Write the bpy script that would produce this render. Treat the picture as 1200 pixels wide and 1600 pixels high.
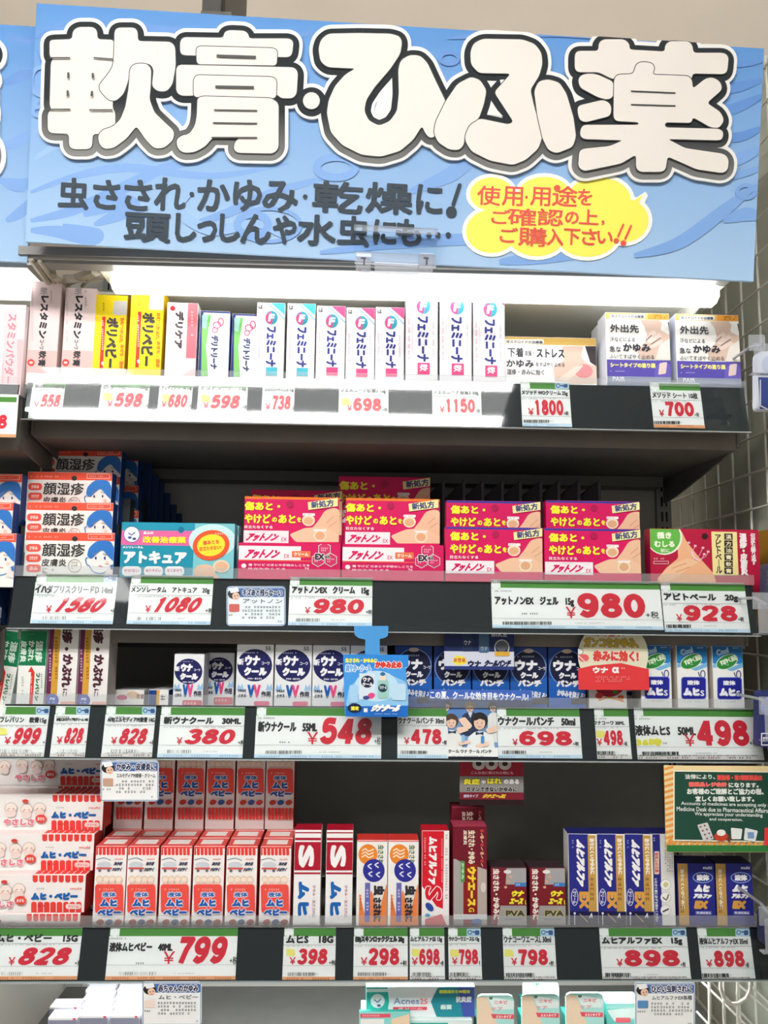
import bpy, math, random
import numpy as np
from mathutils import Vector, Matrix
from mathutils.geometry import tessellate_polygon, delaunay_2d_cdt
for o in list(bpy.data.objects): bpy.data.objects.remove(o)
SC = bpy.context.scene
COL = SC.collection
R = math.radians
# ---------------------------------------------------------------- camera
FPX = 1250.0                      # focal length in pixels of a 1200x1600 frame
CAMP = Vector((0.0, -1.0, 1.45))
CAMR = (Matrix.Rotation(R(-1.74), 3, 'Z') @ Matrix.Rotation(R(97.0), 3, 'X') @ Matrix.Rotation(R(0.65), 3, 'Z'))
cd = bpy.data.cameras.new('camera'); cd.sensor_fit = 'VERTICAL'; cd.sensor_height = 36; cd.sensor_width = 27
cd.lens = 36 * FPX / 1600; cd.clip_start = 0.02
cam = bpy.data.objects.new('camera', cd); COL.objects.link(cam)
cam.matrix_world = Matrix.Translation(CAMP) @ CAMR.to_4x4(); SC.camera = cam
# ---------------------------------------------------------------- world, lights, exposure
w = bpy.data.worlds.new('shop_air'); SC.world = w; w.use_nodes = True
w.node_tree.nodes['Background'].inputs[0].default_value = (1.0, 0.975, 0.94, 1)
w.node_tree.nodes['Background'].inputs[1].default_value = 0.34
SC.view_settings.view_transform = 'Standard'; SC.view_settings.look = 'None'
SC.view_settings.gamma = 1.0; SC.view_settings.use_curve_mapping = False
SC.view_settings.exposure = 0.0
LUMI = 52.0     # radiance of the main luminaire's tubes
def area(name, loc, sx, sy, power, rot, col=(1, 1, 1)):
    l = bpy.data.lights.new(name, 'AREA'); l.shape = 'RECTANGLE'; l.size = sx; l.size_y = sy; l.energy = power; l.color = col
    o = bpy.data.objects.new(name, l); COL.objects.link(o); o.location = loc; o.rotation_euler = rot; return o
area('added_ceiling_fill', (0.0, 0.75, 2.2), 2.6, 0.3, 5.5, (R(180), 0, 0), (1, .95, .88))  # added fill hidden behind the sign, brightens the ceiling; not a shop lamp
# ---------------------------------------------------------------- measuring helpers
def ray(px, py):
    return (CAMR @ Vector(((px - 600) / FPX, -(py - 800) / FPX, -1.0)))
def P(px, py, Y):
    d = ray(px, py); t = (Y - CAMP.y) / d.y; return CAMP + d * t
def PX(px, py, X):
    d = ray(px, py); t = (X - CAMP.x) / d.x; return CAMP + d * t
# ---------------------------------------------------------------- materials
MATS = {}
def lin(h):
    c = [int(h[i:i + 2], 16) / 255 for i in (0, 2, 4)]
    return tuple((v / 12.92 if v <= 0.04045 else ((v + 0.055) / 1.055) ** 2.4) for v in c) + (1,)
def M(h, rough=0.5, spec=0.3, metal=0.0):
    k = (h, rough, spec, metal)
    if k in MATS: return MATS[k]
    m = bpy.data.materials.new('paint_' + h); m.use_nodes = True; b = m.node_tree.nodes['Principled BSDF']
    b.inputs['Base Color'].default_value = lin(h); b.inputs['Roughness'].default_value = rough
    b.inputs['Specular IOR Level'].default_value = spec; b.inputs['Metallic'].default_value = metal
    MATS[k] = m; return m
def painted(name, h, amt=0.06, scale=30, rough=0.5, bump=0.05):
    m = bpy.data.materials.new(name); m.use_nodes = True; nt = m.node_tree; b = nt.nodes['Principled BSDF']
    n = nt.nodes.new('ShaderNodeTexNoise'); n.inputs['Scale'].default_value = scale; n.inputs['Detail'].default_value = 4
    tc = nt.nodes.new('ShaderNodeTexCoord'); nt.links.new(tc.outputs['Object'], n.inputs['Vector'])
    r = nt.nodes.new('ShaderNodeValToRGB'); c = lin(h)
    r.color_ramp.elements[0].position = 0.3; r.color_ramp.elements[1].position = 0.7
    r.color_ramp.elements[0].color = tuple(v * (1 - amt) for v in c[:3]) + (1,)
    r.color_ramp.elements[1].color = tuple(min(1, v * (1 + amt)) for v in c[:3]) + (1,)
    nt.links.new(n.outputs['Fac'], r.inputs[0]); nt.links.new(r.outputs[0], b.inputs['Base Color'])
    bp = nt.nodes.new('ShaderNodeBump'); bp.inputs['Strength'].default_value = bump; bp.inputs['Distance'].default_value = 0.001
    nt.links.new(n.outputs['Fac'], bp.inputs['Height']); nt.links.new(bp.outputs[0], b.inputs['Normal'])
    b.inputs['Roughness'].default_value = rough; b.inputs['Specular IOR Level'].default_value = 0.35
    return m
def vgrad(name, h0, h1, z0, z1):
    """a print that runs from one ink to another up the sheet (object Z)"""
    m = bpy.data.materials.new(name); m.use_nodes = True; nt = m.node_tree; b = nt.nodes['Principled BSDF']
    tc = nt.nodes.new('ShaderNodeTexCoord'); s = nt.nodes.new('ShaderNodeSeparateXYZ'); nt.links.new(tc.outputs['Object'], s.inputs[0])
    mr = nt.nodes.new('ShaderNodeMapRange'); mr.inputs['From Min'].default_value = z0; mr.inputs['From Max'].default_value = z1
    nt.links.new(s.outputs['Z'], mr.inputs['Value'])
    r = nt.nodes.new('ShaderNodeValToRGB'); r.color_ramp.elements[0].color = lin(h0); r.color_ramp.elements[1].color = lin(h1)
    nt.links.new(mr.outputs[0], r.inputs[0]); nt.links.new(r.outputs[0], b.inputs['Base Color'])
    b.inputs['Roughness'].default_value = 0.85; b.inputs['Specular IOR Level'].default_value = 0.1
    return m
def clear(name, tint=(0.97, 0.99, 1.0), milk=0.0, gloss=0.03, rough=0.035, ior=1.33):
    m = bpy.data.materials.new(name); m.use_nodes = True; nt = m.node_tree; nt.nodes.clear()
    out = nt.nodes.new('ShaderNodeOutputMaterial'); tr = nt.nodes.new('ShaderNodeBsdfTransparent'); tr.inputs[0].default_value = tint + (1,)
    gl = nt.nodes.new('ShaderNodeBsdfGlossy'); gl.inputs['Roughness'].default_value = rough
    fr = nt.nodes.new('ShaderNodeFresnel'); fr.inputs['IOR'].default_value = ior
    mx = nt.nodes.new('ShaderNodeMixShader'); nt.links.new(fr.outputs[0], mx.inputs[0]); nt.links.new(tr.outputs[0], mx.inputs[1]); nt.links.new(gl.outputs[0], mx.inputs[2])
    last = mx
    if milk:
        df = nt.nodes.new('ShaderNodeBsdfDiffuse'); df.inputs[0].default_value = (0.85, 0.87, 0.88, 1)
        m2 = nt.nodes.new('ShaderNodeMixShader'); m2.inputs[0].default_value = milk
        nt.links.new(mx.outputs[0], m2.inputs[1]); nt.links.new(df.outputs[0], m2.inputs[2]); last = m2
    nt.links.new(last.outputs[0], out.inputs['Surface']); return m
def lamp_mat(name, col, s):
    m = bpy.data.materials.new(name); m.use_nodes = True; b = m.node_tree.nodes['Principled BSDF']
    b.inputs['Emission Color'].default_value = col + (1,); b.inputs['Emission Strength'].default_value = s; return m
CLEAR = clear('clear_acrylic'); LIP = clear('frosted_clear_strip', milk=0.13, ior=1.49); CLEAR2 = clear('clear_hook_plastic', milk=0.22, tint=(0.9, 0.92, 0.97))
SHELF = painted('shelf_grey_paint', '6c6b67'); FLANGE = painted('shelf_flange_paint', '776f68')
PANEL = painted('back_panel_paint', 'b4b4ae', 0.04, 12); POSTM = painted('post_paint', '9a9a96'); DARKRAIL = M('22282a', .6, .2)
# ---------------------------------------------------------------- mesh helpers
def link(name, me, parent=None, mw=None):
    o = bpy.data.objects.new(name, me); COL.objects.link(o)
    if parent: o.parent = parent
    elif mw is not None: o.matrix_world = mw
    return o
class Mesh:
    def __init__(s): s.v = []; s.f = []; s.m = []; s.mats = []
    def mi(s, m):
        if m not in s.mats: s.mats.append(m)
        return s.mats.index(m)
    def hexa(s, pts, m):
        """8 points: bottom ring 4 (ccw from above) then top ring 4"""
        b = len(s.v); s.v += [tuple(p) for p in pts]; i = s.mi(m)
        for q in ((3, 2, 1, 0), (4, 5, 6, 7), (0, 1, 5, 4), (1, 2, 6, 5), (2, 3, 7, 6), (3, 0, 4, 7)):
            s.f.append(tuple(b + k for k in q)); s.m.append(i)
    def box(s, x0, x1, y0, y1, z0, z1, m):
        s.hexa([(x0, y0, z0), (x1, y0, z0), (x1, y1, z0), (x0, y1, z0), (x0, y0, z1), (x1, y0, z1), (x1, y1, z1), (x0, y1, z1)], m)
    def prof(s, pts, x0, x1, m):
        """extrude a y,z outline along x"""
        b = len(s.v); n = len(pts); i = s.mi(m)
        s.v += [(x0, y, z) for y, z in pts] + [(x1, y, z) for y, z in pts]
        s.f.append(tuple(range(b, b + n))); s.f.append(tuple(range(b + 2 * n - 1, b + n - 1, -1))); s.m += [i, i]
        for k in range(n):
            j = (k + 1) % n; s.f.append((b + k, b + n + k, b + n + j, b + j)); s.m.append(i)
    def tube(s, a, b_, r, m, n=8):
        a = Vector(a); b_ = Vector(b_); d = (b_ - a).normalized(); u = d.orthogonal().normalized(); w_ = d.cross(u)
        b = len(s.v); i = s.mi(m)
        for c in (a, b_):
            for k in range(n):
                t = 2 * math.pi * k / n; s.v.append(tuple(c + u * math.cos(t) * r + w_ * math.sin(t) * r))
        for k in range(n):
            j = (k + 1) % n; s.f.append((b + k, b + j, b + n + j, b + n + k)); s.m.append(i)
        s.f.append(tuple(range(b + n - 1, b - 1, -1))); s.f.append(tuple(range(b + n, b + 2 * n))); s.m += [i, i]
    def me(s, name):
        me = bpy.data.meshes.new(name); me.from_pydata(s.v, [], s.f)
        for m in s.mats: me.materials.append(m)
        me.polygons.foreach_set('material_index', s.m); me.validate(); me.update(); me.shade_flat(); return me
    def build(s, name, parent=None): return link(name, s.me(name), parent)
def bevel(o, wd, seg=1):
    b = o.modifiers.new('edge_softening', 'BEVEL'); b.width = wd; b.segments = seg; b.limit_method = 'ANGLE'; return o
def empty(name, loc=(0, 0, 0), parent=None):
    o = bpy.data.objects.new(name, None); COL.objects.link(o); o.location = loc
    if parent: o.parent = parent
    return o
def tag(o, label, cat, group=None, kind=None):
    if label: o['label'] = label
    if cat: o['category'] = cat
    if group: o['group'] = group
    if kind: o['kind'] = kind
    return o
def dup(root, loc, label, rz=None, group=None, sc=None):
    r = root.copy(); COL.objects.link(r); r.location = loc
    if rz is not None: r.rotation_euler.z = R(rz)
    if sc: r.scale = sc
    r['label'] = label
    if group: r['group'] = group
    for ch in list(root.children):
        c = ch.copy(); COL.objects.link(c); c.parent = r
        for g in ch.children:
            d = g.copy(); COL.objects.link(d); d.parent = c
    return r
# ---------------------------------------------------------------- flat print
TX = {}; PC = {}
def glyphs(s, vert=False):
    k = (s, vert)
    if k in TX: return TX[k]
    c = bpy.data.curves.new('t', 'FONT'); c.resolution_u = 2
    c.body = '\n'.join(s.replace('ー', '｜')) if vert else s
    if vert: c.align_x = 'CENTER'; c.space_line = 0.78
    o = bpy.data.objects.new('t', c); me = o.to_mesh()
    v = np.array([(p.co.x, p.co.y) for p in me.vertices]).reshape(-1, 2)
    me.calc_loop_triangles(); t = np.array([tuple(q.vertices) for q in me.loop_triangles]).reshape(-1, 3)
    o.to_mesh_clear(); bpy.data.objects.remove(o); bpy.data.curves.remove(c)
    TX[k] = (v, t, v.min(0), v.max(0)); return TX[k]
def spline(pts, closed=False, n=5):
    out = []; N = len(pts); rng = range(N if closed else N - 1)
    for i in rng:
        g = (lambda k: pts[k % N]) if closed else (lambda k: pts[min(max(k, 0), N - 1)])
        a, b, c, d = g(i - 1), g(i), g(i + 1), g(i + 2)
        for j in range(n):
            t = j / n
            out.append(tuple(0.5 * (2 * b[q] + (c[q] - a[q]) * t + (2 * a[q] - 5 * b[q] + 4 * c[q] - d[q]) * t * t + (3 * b[q] - a[q] - 3 * c[q] + d[q]) * t ** 3) for q in (0, 1)))
    if not closed: out.append(tuple(pts[-1]))
    return out
def rounded(pts, r):
    out = []; N = len(pts)
    for i in range(N):
        p = Vector(pts[i][:2]); a = Vector(pts[i - 1][:2]); b = Vector(pts[(i + 1) % N][:2])
        la = (a - p).length or 1; lb = (b - p).length or 1
        u = p + (a - p) * min(r / la, 0.48); v = p + (b - p) * min(r / lb, 0.48)
        for t in (0, 0.25, 0.5, 0.75, 1):
            q = u * (1 - t) ** 2 + p * 2 * t * (1 - t) + v * t * t; out.append((q.x, q.y))
    return out
def ell(cx, cy, rx, ry, n=28, ang=0):
    c, s_ = math.cos(R(ang)), math.sin(R(ang)); o = []
    for k in range(n):
        t = 2 * math.pi * k / n; x = rx * math.cos(t); y = ry * math.sin(t); o.append((cx + x * c - y * s_, cy + x * s_ + y * c))
    return o
def ribbon(pts, r, closed=False, caps=True, n=10):
    """thick line as convex pieces"""
    out = []; N = len(pts)
    for i in range(N if closed else N - 1):
        a = pts[i]; b = pts[(i + 1) % N]; dx, dy = b[0] - a[0], b[1] - a[1]; L = math.hypot(dx, dy)
        if L < 1e-6: continue
        nx, ny = -dy / L * r, dx / L * r
        out.append([(a[0] + nx, a[1] + ny), (b[0] + nx, b[1] + ny), (b[0] - nx, b[1] - ny), (a[0] - nx, a[1] - ny)])
    for i in range(N):
        if caps or closed or 0 < i < N - 1:
            a, p, b = pts[i - 1], pts[i], pts[(i + 1) % N]; u = (p[0] - a[0], p[1] - a[1]); v = (b[0] - p[0], b[1] - p[1]); lu, lv = math.hypot(*u), math.hypot(*v)
            if lu * lv > 0 and (closed or 0 < i < N - 1) and (u[0] * v[0] + u[1] * v[1]) / (lu * lv) > .9:
                for sg in (1, -1):   # a small bend: fill the wedge
                    m1 = (p[0] - u[1] / lu * r * sg, p[1] + u[0] / lu * r * sg); m2 = (p[0] - v[1] / lv * r * sg, p[1] + v[0] / lv * r * sg)
                    if math.hypot(m1[0] - m2[0], m1[1] - m2[1]) > r * .01: out.append([p, m1, m2])
                continue
            out.append(ell(p[0], p[1], r * 1.002, r * 1.002, n))
    return out
def clip_poly(p, lim):
    for ax, sgn, v in ((0, 1, lim[0]), (1, 1, lim[1]), (0, -1, lim[2]), (1, -1, lim[3])):
        q = []
        for i in range(len(p)):
            a, b = p[i - 1], p[i]; ia = sgn * (a[ax] - v) >= 0; ib = sgn * (b[ax] - v) >= 0
            if ia != ib:
                t = (v - a[ax]) / (b[ax] - a[ax]); q.append((a[0] + (b[0] - a[0]) * t, a[1] + (b[1] - a[1]) * t))
            if ib: q.append(b)
        p = q
        if not p: return []
    return p
DIG = {'0': [('c', [(50 + 33 * math.cos(t * .5236), 70 + 53 * math.sin(t * .5236)) for t in range(12)])],
 '1': [('l', [(24, 104), (50, 122), (52, 2)])],
 '2': [('l', [(17, 96), (26, 117), (50, 124), (76, 115), (80, 92), (66, 66), (40, 42), (18, 17), (86, 17)])],
 '3': [('l', [(18, 106), (30, 121), (52, 124), (74, 115), (74, 88), (50, 74), (78, 60), (82, 35), (66, 18), (44, 15), (22, 22), (14, 38)])],
 '4': [('l', [(66, 136), (66, 2)]), ('l', [(62, 128), (14, 46), (92, 40)])],
 '5': [('l', [(82, 122), (30, 122), (24, 76), (50, 86), (76, 74), (83, 48), (70, 23), (46, 16), (24, 23), (14, 38)])],
 '7': [('l', [(12, 122), (86, 122), (62, 72), (46, 2)])],
 '8': [('c', [(50 + 27 * math.cos(t * .6283), 103 + 21 * math.sin(t * .6283)) for t in range(10)]), ('c', [(50 + 33 * math.cos(t * .6283), 44 + 28 * math.sin(t * .6283)) for t in range(10)])],
 '9': [('c', [(50 + 32 * math.cos(t * .6283), 92 + 32 * math.sin(t * .6283)) for t in range(10)]), ('l', [(82, 92), (80, 50), (64, 22), (42, 15), (18, 30)])]}
DIG['6'] = [(k, [(100 - x, 140 - y) for x, y in p]) for k, p in DIG['9']]
def union(polys):
    """outlines (x, y) that may overlap -> one flat set of triangles with no overlap"""
    vs = []; fs = []
    for q in polys:
        if sum(q[i - 1][0] * q[i][1] - q[i][0] * q[i - 1][1] for i in range(len(q))) < 0: q = q[::-1]
        b = len(vs); vs += [Vector((x * 1000, y * 1000)) for x, y in q]; fs.append(list(range(b, b + len(q))))
    r = delaunay_2d_cdt(vs, [], fs, 1, 1e-4)
    return [(p.x / 1000, p.y / 1000) for p in r[0]], [tuple(t) for t, o_ in zip(r[2], r[5]) if len(o_)]
class Face:
    """a printed sheet: drawn in photo pixels, laid on a real plane (origin, right, up)"""
    def __init__(s, o, a=Vector((1, 0, 0)), b=Vector((0, 0, 1)), lim=None, step=0.00005):
        s.o = Vector(o); s.a = a.normalized(); s.b = b.normalized(); s.n = s.a.cross(s.b); s.lim = lim
        s.V = []; s.T = []; s.I = []; s.mats = []; s.cnt = 0; s.lay = 1; s.step = step; s.base = 0.0
        s.walls = []
    def q(s, px, py):
        d = ray(px, py); t = (s.o - CAMP).dot(s.n) / d.dot(s.n); p = CAMP + d * t - s.o; return (p.dot(s.a), p.dot(s.b))
    def k(s, x, y):
        a, b = s.q(x - 5, y), s.q(x + 5, y); return math.hypot(a[0] - b[0], a[1] - b[1]) / 10
    def mi(s, m):
        if isinstance(m, str): m = M(m)
        if m not in s.mats: s.mats.append(m)
        return s.mats.index(m)
    def off(s): return s.base + s.lay * s.step
    def raw(s, v, t, mi):
        """v: list of (a,b); t: tris"""
        v = np.asarray(v, float).reshape(-1, 2); t = np.asarray(t, int).reshape(-1, 3)
        if len(t) == 0: return
        if s.lim is not None:
            l = s.lim
            if v[:, 0].min() < l[0] or v[:, 1].min() < l[1] or v[:, 0].max() > l[2] or v[:, 1].max() > l[3]:
                nv = []; nt = []
                for tri in t:
                    p = clip_poly([tuple(v[i]) for i in tri], l)
                    if len(p) < 3: continue
                    b = len(nv); nv += p; nt += [(b, b + i, b + i + 1) for i in range(1, len(p) - 1)]
                if not nt: return
                v = np.array(nv); t = np.array(nt)
        V = np.empty((len(v), 3)); V[:, 0] = v[:, 0]; V[:, 1] = -s.off(); V[:, 2] = v[:, 1]
        # wind every triangle so that it faces out of the sheet
        A = v[t[:, 0]]; B = v[t[:, 1]]; C = v[t[:, 2]]
        cr = (B[:, 0] - A[:, 0]) * (C[:, 1] - A[:, 1]) - (B[:, 1] - A[:, 1]) * (C[:, 0] - A[:, 0])
        t = t.copy(); neg = cr < 0; t[neg] = t[neg][:, ::-1]; keep = np.abs(cr) > 1e-13; t = t[keep]
        if len(t) == 0: return
        s.V.append(V); s.T.append(t + s.cnt); s.I += [mi] * len(t); s.cnt += len(v)
    def poly(s, pts, col, next_=True, thick=0):
        """pts in photo pixels"""
        v = [s.q(*p) for p in pts]; t = tessellate_polygon([[Vector((x, y, 0)) for x, y in v]]); mi = s.mi(col)
        s.raw(v, t, mi)
        if thick:
            b = s.cnt; n = len(v); a = sum(v[i - 1][0] * v[i][1] - v[i][0] * v[i - 1][1] for i in range(n))
            vv = v if a > 0 else v[::-1]; z = -s.off()
            s.V.append(np.array([(x, z, y) for x, y in vv] + [(x, z + thick, y) for x, y in vv])); tt = []
            for i in range(n):
                j = (i + 1) % n; tt += [(b + i, b + n + i, b + j), (b + j, b + n + i, b + n + j)]
            s.T.append(np.array(tt)); s.I += [mi] * len(tt); s.cnt += 2 * n
        if next_: s.lay += 1
    def group(s, polys, col, thick=0):
        """several outlines in photo pixels joined into one inked area"""
        v, t = union([[s.q(*p) for p in q] for q in polys]); s.flat(v, t, col, thick)
    def flat(s, v, t, col, thick=0):
        mi = s.mi(col); s.raw(v, t, mi)
        if thick:
            ed = {}
            for q in t:
                A, B, C = (v[i] for i in q)
                if (B[0] - A[0]) * (C[1] - A[1]) - (B[1] - A[1]) * (C[0] - A[0]) < 0: q = q[::-1]
                for i in range(3): ed[(q[i], q[(i + 1) % 3])] = 1
            bd = [e for e in ed if (e[1], e[0]) not in ed]; z = -s.off(); n = len(v); b = s.cnt
            s.V.append(np.array([(x, z, y) for x, y in v] + [(x, z + thick, y) for x, y in v])); tt = []
            if s.lim is not None: l = s.lim; bd = [e for e in bd if all(l[0] < v[k][0] < l[2] and l[1] < v[k][1] < l[3] for k in e)]
            for i, j in bd: tt += [(b + i, b + n + i, b + j), (b + j, b + n + i, b + n + j)]
            if tt: s.T.append(np.array(tt))
            s.I += [mi] * len(tt); s.cnt += 2 * n
        s.lay += 1
    def r(s, x0, y0, x1, y1, col):
        """rectangle square to the sheet"""
        cx, cy = (x0 + x1) / 2, (y0 + y1) / 2
        al = s.q(x0, cy)[0]; ar = s.q(x1, cy)[0]; bt = s.q(cx, y0)[1]; bb = s.q(cx, y1)[1]
        s.raw([(al, bb), (ar, bb), (ar, bt), (al, bt)], [(0, 1, 2), (0, 2, 3)], s.mi(col)); s.lay += 1
    def rr(s, x0, y0, x1, y1, rad, col): s.poly(rounded([(x0, y0), (x1, y0), (x1, y1), (x0, y1)], rad), col)
    def e(s, cx, cy, rx, ry, col, ang=0): s.poly(ell(cx, cy, rx, ry, 28, ang), col)
    def p(s, pts, col, rad=0): s.poly(rounded(pts, rad) if rad else pts, col)
    def s_(s, pts, r, col, closed=False, caps=True, sm=0, thick=0):
        if sm: pts = spline(pts, closed, sm)
        if len(pts) == 2 and not caps: s.poly(ribbon(pts, r, closed, caps)[0], col, True, thick)
        else: s.group(ribbon(pts, r, closed, caps), col, thick)
    def fit(s, v, mn, mx, box, rot, ang=0, sh=0):
        x0, y0, x1, y1 = box; cx, cy = (x0 + x1) / 2, (y0 + y1) / 2
        c = np.array(s.q(cx, cy)); W = s.q(x1, cy)[0] - s.q(x0, cy)[0]; H = s.q(cx, y0)[1] - s.q(cx, y1)[1]
        d = np.maximum(mx - mn, 1e-6); u = (v - (mn + mx) / 2) / d
        if sh: u = u.copy(); u[:, 0] = (u[:, 0] + sh * u[:, 1]) / (1 + abs(sh))
        if rot == 90: u = np.stack([u[:, 1], -u[:, 0]], 1)
        u = u * np.array([W, H])
        if ang:
            cc, ss = math.cos(R(-ang)), math.sin(R(-ang)); u = u @ np.array([[cc, ss], [-ss, cc]])
        return u + c
    def t(s, txt, x0, y0, x1, y1, col, b=0, rot=0, ol=None, vert=False, ang=0, sh=0):
        """lettering fitted into a box of photo pixels; b = extra stroke weight, ol = (colour, px) outline"""
        v, t, mn, mx = glyphs(txt, vert)
        v = s.fit(v, mn, mx, (x0 + b, y0 + b, x1 - b, y1 - b), rot, ang, sh); kk = s.k((x0 + x1) / 2, (y0 + y1) / 2)
        def strike(rad, n, mi):
            s.raw(v, t, mi)
            for i in range(n):
                s.lay += .07; a = 2 * math.pi * (i + .5) / n; s.raw(v + np.array([math.cos(a), math.sin(a)]) * rad * kk, t, mi)
            s.lay += .6
        if ol: strike(ol[1] + b, 8, s.mi(ol[0]))
        if b: strike(b, 4 if b < 0.8 else 8, s.mi(col))
        else: strike(0, 0, s.mi(col))
    def price(s, txt, x0, y0, x1, y1, col, sh=0, wt=17):
        polys = []
        for i, ch in enumerate(txt):
            for kd, pp in DIG[ch]:
                pts = [(x + i * 106 * (1 if ch != '1' else 1), y) for x, y in pp]
                if kd == 'l' and len(pts) > 5: pts = spline(pts, False, 3)
                polys += ribbon(pts, wt, kd == 'c', False, 8)
        if (txt, wt) not in PC:
            v, t = union([[(x / 1000, y / 1000) for x, y in q] for q in polys]); PC[(txt, wt)] = (np.array(v), t)
        v, t = PC[(txt, wt)]; v = s.fit(v, v.min(0), v.max(0), (x0, y0, x1, y1), 0, 0, sh)
        s.raw(v, t, s.mi(col)); s.lay += 1
    def micro(s, x0, y0, x1, y1, col, rows=1, rot=0, dens=0.8):
        """print too fine to read: rows of tiny marks"""
        rd = random.Random(int(x0 * 7 + y0 * 13 + x1)); mi = s.mi(col); v = []; t = []
        if rot: L, Hh = y1 - y0, x1 - x0
        else: L, Hh = x1 - x0, y1 - y0
        ch = Hh / rows; c = 0
        for rw in range(rows):
            u = 0.0; end = L * (1 if rw < rows - 1 else 0.8)
            while u < end - ch * .6:
                if rd.random() < dens:
                    for bar in ((0.1, .1 + .25 * rd.random(), .75, .13), (.1, .6 + .1 * rd.random(), .75, .13), (.2 + .4 * rd.random(), .1, .15, .75)):
                        bx, by, bw, bh = u + bar[0] * ch * .9, rw * ch + (.08 + bar[1] * .8) * ch, bar[2] * ch * .8, bar[3] * ch * .9
                        if rot: pts = [(x1 - by, y0 + bx), (x1 - by, y0 + bx + bw), (x1 - by - bh, y0 + bx + bw), (x1 - by - bh, y0 + bx)]
                        else: pts = [(x0 + bx, y0 + by), (x0 + bx + bw, y0 + by), (x0 + bx + bw, y0 + by + bh), (x0 + bx, y0 + by + bh)]
                        v += [s.q(*p) for p in pts]; t += [(c, c + 1, c + 2), (c, c + 2, c + 3)]; c += 4
                u += ch * .85
        s.raw(v, t, mi); s.lay += 1
    def bars(s, x0, y0, x1, y1, col, seed=0):
        rd = random.Random(seed); u = x0; mi = s.mi(col)
        while u < x1:
            wd = rd.choice((.5, .8, 1.3)); a = s.q(u, y1); b = s.q(min(u + wd, x1), y0)
            s.raw([(a[0], a[1]), (b[0], a[1]), (b[0], b[1]), (a[0], b[1])], [(0, 1, 2), (0, 2, 3)], mi); u += wd + rd.choice((.6, .9, 1.6))
        s.lay += 1
    def build(s, name, parent=None):
        V = np.concatenate(s.V); T = np.concatenate(s.T); me = bpy.data.meshes.new(name)
        me.vertices.add(len(V)); me.vertices.foreach_set('co', V.ravel())
        me.loops.add(T.size); me.loops.foreach_set('vertex_index', T.ravel().astype(np.int32))
        me.polygons.add(len(T)); me.polygons.foreach_set('loop_start', np.arange(0, T.size, 3, dtype=np.int32))
        me.polygons.foreach_set('material_index', np.array(s.I, np.int32))
        for m in s.mats: me.materials.append(m)
        me.update(calc_edges=True); me.shade_flat(); return link(name, me, parent)
def frame_mw(f):
    m = Matrix((f.a, -f.n, f.b)).transposed().to_4x4(); m.translation = f.o; return m
# ---------------------------------------------------------------- cartons
# shelf rows: pixel heights (at x = 600) of the bottom and the top of the price rail
RAILS = {1: (664, 594), 2: (987, 907), 3: (1188, 1105), 4: (1534, 1449), 5: (1785, 1700)}
RZ = {k: (P(600, a, 0).z, P(600, b, 0.011).z) for k, (a, b) in RAILS.items()}
SZ = {k: v[1] - 0.010 for k, v in RZ.items()}; SZ[4] = P(70, 1428, .02).z - .043
def carton(name, rect, Y, row, d, side, art, label, cat, group=None, top=None, front='f2f0ec', rz=0, dz=0.0, sideart=None, hang=None):
    """a folded carton standing on its shelf; rect = its front in photo pixels; art(F) prints it"""
    x0, y0, x1, y1 = rect; ym = (y0 + y1) / 2; zb = SZ[row] + dz
    A, B = P(x0, ym, Y), P(x1, ym, Y); wd = B.x - A.x; cx = (A.x + B.x) / 2; zt = P((x0 + x1) / 2, y0, Y).z; h = zt - zb
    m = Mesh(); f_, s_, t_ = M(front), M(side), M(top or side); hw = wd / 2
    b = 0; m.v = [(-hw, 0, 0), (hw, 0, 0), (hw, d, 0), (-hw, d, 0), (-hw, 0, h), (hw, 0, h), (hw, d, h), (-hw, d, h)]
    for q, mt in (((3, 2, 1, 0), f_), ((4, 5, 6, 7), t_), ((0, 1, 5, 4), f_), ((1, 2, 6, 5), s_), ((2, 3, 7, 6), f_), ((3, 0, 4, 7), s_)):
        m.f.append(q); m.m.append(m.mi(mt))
    # tuck flap let into the lid
    m.box(-hw + .0012, hw - .0012, .0012, d * .8, h - .0002, h + .0004, t_)
    o = m.build(name); o.location = (cx, Y, zb); bevel(o, 0.0005)
    if hang:   # a header card rising behind the box
        g = Mesh(); ch = hang; g.box(-hw, hw, d * .9, d * .9 + .0008, 0, ch, M(front)); g.build('header_card', o)
    F = Face((cx, Y, zb), lim=(-hw + .0004, .0004, hw - .0004, h - .0004)); art(F); F.build('printed_front', o)
    if sideart: sideart(o, hw, d, h)
    if rz: o.rotation_euler.z = R(rz)
    tag(o, label, cat, group); o['wz'] = wd
    return o
def again(o, cx, ym, Y, label, row=None, dz=None, rz=None, group=None, y=None):
    """another of the same carton, centred on a pixel column"""
    p = P(cx, ym, Y); z = o.location.z if row is None else SZ[row] + (dz or 0)
    return dup(o, (p.x, Y, z), label, rz, group)
# ================================================================ THE SETTING
XL = P(33, 655, 0).x; XR = P(1173, 670, 0).x; YB = 0.30
def plain(name, x0, x1, y0, y1, z0, z1, m, kind=None, parent=None):
    g = Mesh(); g.box(x0, x1, y0, y1, z0, z1, m); o = g.build(name, parent)
    if kind: o['kind'] = kind
    return o
plain('floor', -2.6, 2.4, -4.2, 1.9, -0.05, 0.0, painted('floor_vinyl', 'b9b4a8', 0.05, 6, 0.3), 'structure')
plain('ceiling', -2.6, 2.4, -4.2, 1.9, 2.85, 2.9, painted('ceiling_board', 'ece2d5', 0.03, 5, 0.9), 'structure')
plain('wall_back', -2.6, 2.4, 1.8, 1.9, 0, 2.85, painted('wall_paint', 'd8cdbf', 0.03, 5, 0.9), 'structure')
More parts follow.
